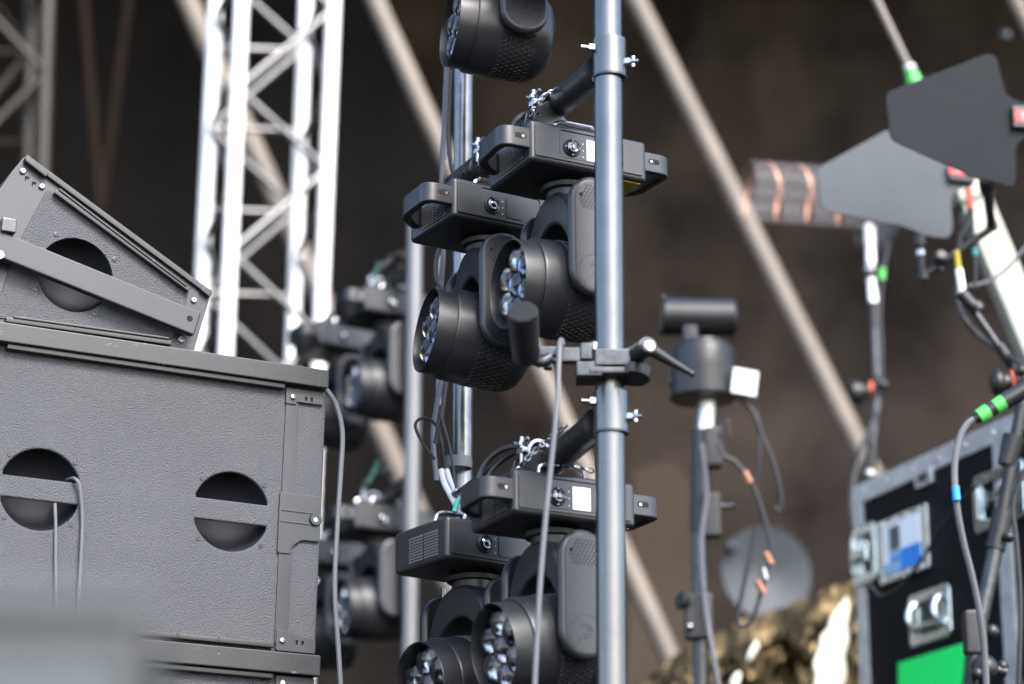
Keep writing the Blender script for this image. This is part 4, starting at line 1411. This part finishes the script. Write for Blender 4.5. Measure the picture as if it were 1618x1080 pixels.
    # latches
    for (pc, hh, ww, wing) in (((1371, 876), 95, .15, -1), ((1584, 785), 95, .26, 1)):
        xa = cv(*pc)[0]
        z1, z0 = cv(pc[0], pc[1] - hh / 2)[1], cv(pc[0], pc[1] + hh / 2)[1]
        mb = MB(); mb.plate([rrect(xa - ww / 2, z0, xa + ww / 2, z1, .02), rrect(xa - ww * .3, z0 + .03, xa + ww * .3, z1 - .03, .012)], -.014, -.002, .004)
        l_ = obj('butterfly_latch', mb, 'zinc', root)
        mb = MB(); zm = (z0 + z1) / 2
        mb.plate([rpoly([(xa - .05, zm - .03), (xa - .012, zm - .008), (xa + .012, zm - .008), (xa + .05, zm - .03), (xa + .05, zm + .03), (xa + .012, zm + .008), (xa - .012, zm + .008), (xa - .05, zm + .03)], .006)], -.030, -.022, .003)
        mb.cyl((xa, -.03, zm), (xa, 0, zm), .013, seg=14)
        mb.box((xa - ww * .36, -.016, zm), (.02, .02, (z1 - z0) * .6), bev=.005)
        obj('latch_wing', mb, 'zinc', l_)
    # sticker
    poly = [cv(1420, 1047), cv(1527, 1014), cv(1523, 1060), cv(1515, 1130), cv(1420, 1130)]
    mb = MB(); mb.plate([poly], -.002, 0, .0003)
    obj('green_sticker', mb, 'green', root)
    return root
case()
# cables on and around the case
GK = 'cables in front of the flight case'
ptube('case_cable', [(1548, 764, 6.3), (1520, 790, 6.4), (1490, 830, 6.5), (1462, 875, 6.6), (1430, 918, 6.7), (1395, 942, 6.8), (1372, 920, 6.85)], .005, 'rubber', 'thin black cable draped diagonally across the flight case face', 'cable', group=GK)

# ------------------------------------------------------------------ right foreground stand with cable and green-banded plug
root = thing('boom_stand', 'dark slanted microphone stand in front of the flight case', 'stand', Vector((P(1530, 1080, 5.6).x, P(1530, 1080, 5.6).y, DECK)))
inv = root.matrix_world.inverted()
def q5(px, py, d=5.6): return inv @ P(px, py, d)
mb = MB(); mb.cyl(q5(1622, 600), q5(1580, 830), .014, seg=16); obj('upper_tube', mb, 'blacksteel', root)
mb = MB(); mb.cyl(q5(1582, 822), q5(1545, 1000), .018, seg=16); obj('lower_tube', mb, 'steel', root)
mb = MB(); mb.cyl(q5(1585, 808), q5(1572, 868), .023, seg=16); mb.ball(q5(1594, 848, 5.57), .013); obj('joint', mb, 'blacksteel', root)
mb = MB(); mb.cyl(q5(1602, 690), q5(1590, 735), .026, .020, seg=16); obj('grip_sleeve', mb, 'blacksteel', root)
mb = MB(); mb.box(q5(1540, 1000), (.05, .05, .10), bev=.008); mb.ball(q5(1567, 998), .018); mb.cyl(q5(1545, 1050), q5(1590, 1062), .012, seg=12); mb.ball(q5(1556, 1055, 5.55), .03); mb.ball(q5(1584, 1052), .014); mb.ball(q5(1544, 1064, 5.5), .014)
obj('hub', mb, 'blacksteel', root)
h = q5(1535, 1030)
mb = MB(); mb.cyl(q5(1540, 1020), (h.x - .1, h.y, .0), .017, seg=16); obj('leg', mb, 'blacksteel', root)
for t in (.6, 2.6, 4.6):
    mb = MB(); mb.cyl((h.x - .08, h.y, .4), (h.x - .1 + .4 * math.cos(t), h.y + .4 * math.sin(t), .01), .012, seg=10); obj('leg', mb, 'blacksteel', root)

A_, B_ = P(1650, 596, 5.3), P(1541, 662, 5.3)
root = thing('cable_plug', 'black microphone plug with two bright green bands', 'plug', B_)
inv = root.matrix_world.inverted()
dv = (inv @ A_) ; L_ = dv.length; dv.normalize()
mb = MB(); mb.lathe([(0, 0), (0, .011), (.02, .0155), (.07, .0165), (.075, .019), (L_, .0195), (L_, 0)], axis=dv, seg=24); obj('shell', mb, 'blacksteel', root)
for s in (.008, .050):
    mb = MB(); mb.lathe([(s, .013), (s, .0165), (s + .026, .0185), (s + .026, .013)], axis=dv, seg=24); obj('green_band', mb, 'greenband', root)
ptube('microphone_cable', [(1543, 661, 5.3), (1530, 668, 5.3), (1516, 692, 5.3), (1508, 740, 5.3), (1512, 800, 5.3), (1522, 855, 5.32), (1536, 910, 5.34), (1549, 975, 5.36), (1556, 1040, 5.38), (1560, 1120, 5.4)], .0075, 'greycable', 'grey cable hanging from the green-banded plug down over the flight case', 'cable', group=GK)
mb = MB(); mb.cyl(P(1509.5, 768, 5.29), P(1511.5, 790, 5.29), .0088, seg=12)
tag(obj('cable_marker', mb, 'blue'), 'small blue marker tape on the hanging grey cable', 'tape')
ptube('microphone_cable', [(1640, 700, 5.7), (1612, 760, 5.7), (1600, 800, 5.7), (1606, 860, 5.7), (1612, 960, 5.7), (1608, 1120, 5.7)], .006, 'rubber', 'black cable at the far right edge in front of the case', 'cable', group=GK)

# hinge above it
root = thing('swivel_joint', 'black swivel knob with orange washer at the right edge above the plug', 'joint', P(1595, 605, 5.9))
inv = root.matrix_world.inverted()
mb = MB(); a, b = inv @ P(1566, 606, 5.9), inv @ P(1600, 604, 5.9); ax = (b - a).normalized()
mb.lathe([(0, 0), (0, .022), (.012, .034), (.022, .034), (.03, .024), (.045, .024), (.05, 0)], axis=ax, org=a, seg=24); obj('knob', mb, 'blacksteel', root)
mb = MB(); mb.lathe([(.0, .02), (0, .030), (.008, .030), (.008, .02)], axis=ax, org=inv @ P(1596, 603, 5.9), seg=24); obj('washer', mb, 'redtape', root)
mb = MB(); mb.cyl(inv @ P(1602, 603, 5.9), inv @ P(1640, 596, 5.9), .036, seg=20); mb.ball(inv @ P(1614, 585, 5.86), .014); obj('clamp_head', mb, 'blacksteel', root)

# boom rod to paddle antennas
root = thing('boom_rod', 'slim dark boom rod climbing left from the swivel joint to the antenna bar', 'boom rod', P(1596, 600, 6.0))
inv = root.matrix_world.inverted()
def q6(px, py, d=6.0): return inv @ P(px, py, d)
mb = MB(); mb.cyl(q6(1610, 592), q6(1540, 492), .009, seg=12); obj('rod', mb, 'steel', root)
mb = MB(); mb.cyl(q6(1602, 580), q6(1578, 545), .014, seg=14); obj('sleeve', mb, 'blacksteel', root)
mb = MB(); mb.cyl(q6(1545, 492), q6(1518, 462), .017, seg=14); mb.cyl(q6(1547, 490), q6(1539, 482), .020, seg=14); obj('grip', mb, 'blacksteel', root)
mb = MB(); mb.cyl(q6(1521, 463), q6(1515, 425), .010, seg=12); obj('bright_tip', mb, 'alu', root)
mb = MB(); mb.cyl(q6(1515, 427), q6(1511, 396), .0075, seg=12); obj('brass_tip', mb, 'yellow', root)

GA = 'paddle antennas'
root = thing('antenna_bar', 'black bar joining the mounts of both paddle antennas', 'bracket', P(1510, 400, 6.1))
inv = root.matrix_world.inverted()
def q7(px, py, d=6.1): return inv @ P(px, py, d)
mb = MB(); mb.cyl(q7(1458, 436), q7(1570, 358), .010, seg=12); obj('bar', mb, 'blacksteel', root)
mb = MB(); mb.cyl(q7(1452, 380), q7(1459, 440), .010, seg=12); mb.cyl(q7(1452, 372), q7(1453, 388), .016, seg=12); mb.cyl(q7(1458, 432), q7(1459, 442), .015, seg=12); obj('mount', mb, 'blacksteel', root)
mb = MB(); mb.cyl(q7(1454, 396), q7(1455, 404), .0125, seg=12); mb.cyl(q7(1560, 303), q7(1561, 309), .0135, seg=12); mb.cyl(q7(1566, 347), q7(1567, 353), .0135, seg=12); obj('mount_ring', mb, 'chrome', root)
mb = MB(); mb.cyl(q7(1557, 284, 5.9), q7(1567, 358), .0115, seg=12); mb.cyl(q7(1557, 280, 5.9), q7(1559, 300, 5.95), .018, seg=12); mb.cyl(q7(1567, 353), q7(1568, 362), .016, seg=12); obj('mount', mb, 'blacksteel', root)
mb = MB(); mb.lathe([(0, 0), (0, .018), (.02, .02), (.03, .012), (.03, 0)], axis=(.1, -1, .3), org=q7(1484, 412), seg=14); mb.cyl(q7(1484, 418), q7(1487, 428), .008, seg=10); obj('knob', mb, 'blacksteel', root)

def paddle(Mx, poly, m, label, box, lab, hole=None):
    root = thing('paddle_antenna', label, 'antenna', Mx, GA)
    pts = [uv(Mx, *p) for p in poly]
    mb = MB(); mb.plate([rpoly(pts, .018, 5)], 0, .006, .0012)
    obj('board', mb, m, root)
    c = [uv(Mx, *p) for p in box]
    mb = MB(); mb.plate([rpoly(c, .004)], -.016, .0, .003)
    b = obj('amplifier_box', mb, 'blacksteel', root)
    c = [uv(Mx, *p) for p in lab]
    mb = MB(); mb.plate([rpoly(c, .002)], -.0185, -.0158, .0005)
    obj('red_label', mb, 'red', b)
    # fine dotted print on the label
    mb = MB()
    u0 = min(q[0] for q in c); u1 = max(q[0] for q in c); v0 = min(q[1] for q in c); v1 = max(q[1] for q in c)
    for k in range(3):
        mb.box(((u0 + u1) / 2, -.0188, v0 + (v1 - v0) * (k + 1) / 4), ((u1 - u0) * .6, .0006, .0018))
    obj('label_print', mb, 'white', b)
    return root
K1 = frame(1500, 300, 6.3, 86)
paddle(K1, [(1290, 266), (1404, 203), (1500, 254), (1540, 272), (1540, 292), (1508, 300), (1503, 318), (1506, 362), (1498, 377), (1462, 372), (1440, 362), (1415, 354), (1400, 353), (1303, 333), (1297, 322)],
       'padlight', 'lighter grey paddle-shaped antenna board, the left and lower of the two', [(1497, 262), (1537, 274), (1538, 291), (1498, 287)], [(1496, 259), (1530, 268), (1533, 281), (1497, 279)])
K2 = frame(1560, 200, 5.75, 82)
paddle(K2, [(1399, 146), (1560, 84), (1574, 88), (1590, 150), (1610, 160), (1660, 163), (1660, 214), (1618, 216), (1605, 230), (1606, 285), (1598, 296), (1560, 284), (1535, 280), (1520, 270), (1500, 262), (1412, 222), (1406, 212)],
       'paddark', 'near-black paddle-shaped antenna board, the upper right of the two', [(1596, 170), (1650, 172), (1650, 206), (1598, 204)], [(1599, 179), (1650, 180), (1650, 197), (1601, 196)])

# cables behind the paddles
GQ = 'cables below the antennas'
ptube('antenna_cable', [(1530, 292, 6.15), (1534, 320, 6.15), (1530, 350, 6.15), (1518, 375, 6.15), (1513, 410, 6.15), (1512, 470, 6.15), (1525, 505, 6.1), (1552, 535, 6.1), (1590, 560, 6.0), (1625, 585, 5.9)], .007, 'rubber', 'thick black cable from the antenna boards down along the boom arm', 'cable', group=GQ)
ptube('antenna_cable', [(1536, 330, 6.2), (1538, 380, 6.2), (1541, 430, 6.2), (1540, 455, 6.2)], .0045, 'rubber', 'short dark cable hanging before the cream beam', 'cable', group=GQ)
ptube('antenna_cable', [(1640, 370, 6.3), (1612, 400, 6.3), (1590, 425, 6.3), (1560, 445, 6.3), (1530, 452, 6.3)], .005, 'greycable', 'thin grey cable crossing the cream beam', 'cable', group=GQ)
mb = MB(); mb.cyl(P(1528, 298, 6.12), P(1534, 330, 6.12), .007, .009, seg=12)
tag(obj('cable_tape', mb, 'redtape'), 'red tape sleeve under the lighter antenna', 'tape')
mb = MB(); mb.cyl(P(1540, 392, 6.18), P(1541, 404, 6.18), .008, seg=12)
tag(obj('cable_tape', mb, 'teal'), 'teal tape ring before the cream beam', 'tape')
# cream beam
root_b = pbeam('cream_beam', (1505, 240, 7.6), (1665, 625, 7.6), .098, 'cream', 'cream painted square beam slanting down at the right edge behind the antennas', 'beam', sq=True)
mb = MB(); A = P(1538, 319, 7.52); mb.box((0, 0, 0), (.112, .112, .012), mtx=Matrix.Translation(P(1538, 320, 7.6)) @ (P(1665, 625, 7.6) - P(1505, 240, 7.6)).to_track_quat('Z', 'Y').to_matrix().to_4x4(), bev=.002)
tag(obj('beam_strap', mb, 'tape'), 'black strap round the cream beam under the antenna', 'strap')

# helical antenna
H_ = frame(1180, 300, 7.4, 78)
root = thing('helical_antenna', 'clear plastic tube antenna wound with copper strip', 'antenna', H_)
Lh = uv(H_, 1400, 300)[0]
rt = .096
mb = MB()
mb.lathe([(0, rt), (Lh, rt), (Lh, rt - .003), (0, rt - .003), (0, rt)], axis=(1, 0, 0), seg=48)
obj('clear_tube', mb, 'clear', root)
mb = MB()
turns = 4.3
n = 150
vs, fs = [], []
for k in range(n + 1):
    t = k / n
    a = 2 * PI * turns * t - PI / 2
    x = .0 + (Lh - .02) * t
    for (dx, rr) in ((-.0042, rt - .004), (.0042, rt - .004), (.0042, rt - .0055), (-.0042, rt - .0055)):
        vs.append((x + dx, rr * math.cos(a), rr * math.sin(a)))
for k in range(n):
    for s in range(4):
        fs.append((k * 4 + s, k * 4 + (s + 1) % 4, k * 4 + 4 + (s + 1) % 4, k * 4 + 4 + s))
mb.faces(vs, fs)
obj('copper_coil', mb, 'copper', root)
mb = MB(); mb.lathe([(Lh, 0), (Lh, .13), (Lh + .006, .135), (Lh + .012, .13), (Lh + .012, 0)], axis=(1, 0, 0), seg=40)
obj('reflector_plate', mb, 'greycable', root)
mb = MB(); mb.cyl((0, 0, 0), (Lh, 0, 0), .006, seg=10)
obj('centre_rod', mb, 'clear', root)
mb = MB(); mb.lathe([(0, 0), (0, .028), (.03, .05), (.07, .062), (.075, 0)], axis=(0, 0, 1), org=H_.inverted() @ P(1378, 398, 7.5), seg=28)
obj('mount_cone', mb, 'clear', root)
# its stand
fx = P(1376, 760, 7.5)
root = thing('antenna_stand', 'slim metal stand holding up the clear tube antenna, bent at its middle knob', 'stand', Vector((fx.x, fx.y, DECK)))
inv = root.matrix_world.inverted()
def q8(px, py, d=7.5): return inv @ P(px, py, d)
segs = [((1374, 356), (1375, 385), .018, 'alu'), ((1375, 385), (1376, 418), .015, 'alu'), ((1376, 418), (1377, 440), .013, 'beam'), ((1377, 440), (1380, 482), .014, 'alu'),
        ((1380, 478), (1381, 520), .016, 'blacksteel'), ((1381, 515), (1385, 600), .013, 'steel'), ((1385, 622), (1378, 705), .013, 'steel'), ((1378, 700), (1375, 742), .017, 'blacksteel'), ((1375, 742), (1374, 756), .012, 'alu')]
for (a, b, r_, m_) in segs:
    mb = MB(); mb.cyl(q8(*a), q8(*b), r_, seg=16); obj('tube', mb, m_, root)
mb = MB(); e = q8(1374, 750); mb.cyl(e, (e.x, e.y, 0), .02, seg=16); mb.lathe([(0, .2), (.01, .2), (.03, .03), (.03, 0)], org=(e.x, e.y, 0), seg=24); obj('lower_tube', mb, 'blacksteel', root)
mb = MB(); a, b = q8(1343, 622), q8(1368, 617); ax = (b - a).normalized()
mb.lathe([(0, 0), (0, .028), (.01, .038), (.035, .036), (.04, .02), (.07, .02), (.07, 0)], axis=ax, org=a, seg=20); mb.cyl(q8(1386, 596), q8(1385, 626), .022, seg=16); mb.ball(q8(1395, 608, 7.47), .018)
k_ = obj('locking_knob', mb, 'blacksteel', root)
mb = MB(); mb.cyl(q8(1373, 615), q8(1378, 615), .026, seg=20); obj('washer', mb, 'redtape', k_)
mb = MB(); mb.cyl(q8(1374, 422, 7.48), q8(1375, 428, 7.48), .019, seg=16); obj('ring', mb, 'chrome', root)
ptube('antenna_cable', [(1408, 365, 7.5), (1400, 400, 7.5), (1393, 440, 7.5), (1389, 500, 7.5), (1392, 560, 7.5), (1388, 640, 7.5), (1368, 690, 7.45), (1350, 750, 7.4), (1345, 800, 7.35), (1352, 850, 7.3), (1362, 875, 7.2)], .0085, 'rubber', 'black cable hanging along the tube antenna stand to the case corner', 'cable', group=GQ)
mb = MB(); mb.cyl(P(1394, 424, 7.47), P(1393, 442, 7.47), .011, seg=12)
tag(obj('cable_tape', mb, 'greenband'), 'green tape on the cable beside the tube antenna stand', 'tape')
# thin pole with green tip
root = thing('hanging_rod', 'thin beige rod with a green tip hanging from the top right', 'rod', P(1441, 130, 7.2))
inv = root.matrix_world.inverted()
mb = MB(); mb.cyl(inv @ P(1366, -40, 7.2), inv @ P(1438, 110, 7.2), .012, seg=14); obj('rod', mb, 'beam', root)
mb = MB(); a, b = inv @ P(1437, 106, 7.2), inv @ P(1446, 132, 7.2); mb.lathe([(0, .013), (.012, .018), ((b - a).length, .026), ((b - a).length, 0)], axis=(b - a).normalized(), org=a, seg=18); obj('green_tip', mb, 'greenband', root)
mb = MB(); mb.lathe([(-.006, .012), (-.006, .017), (.006, .019), (.006, .012)], axis=(b - a).normalized(), org=a, seg=18); obj('white_ring', mb, 'white', root)
mb = MB(); mb.ball(P(1589, 57, 9), .022); tag(obj('small_ball', mb, 'disc'), 'tiny pale round blob against the dark cloth at top right', 'lamp')  # plain grey ball for the pale dot
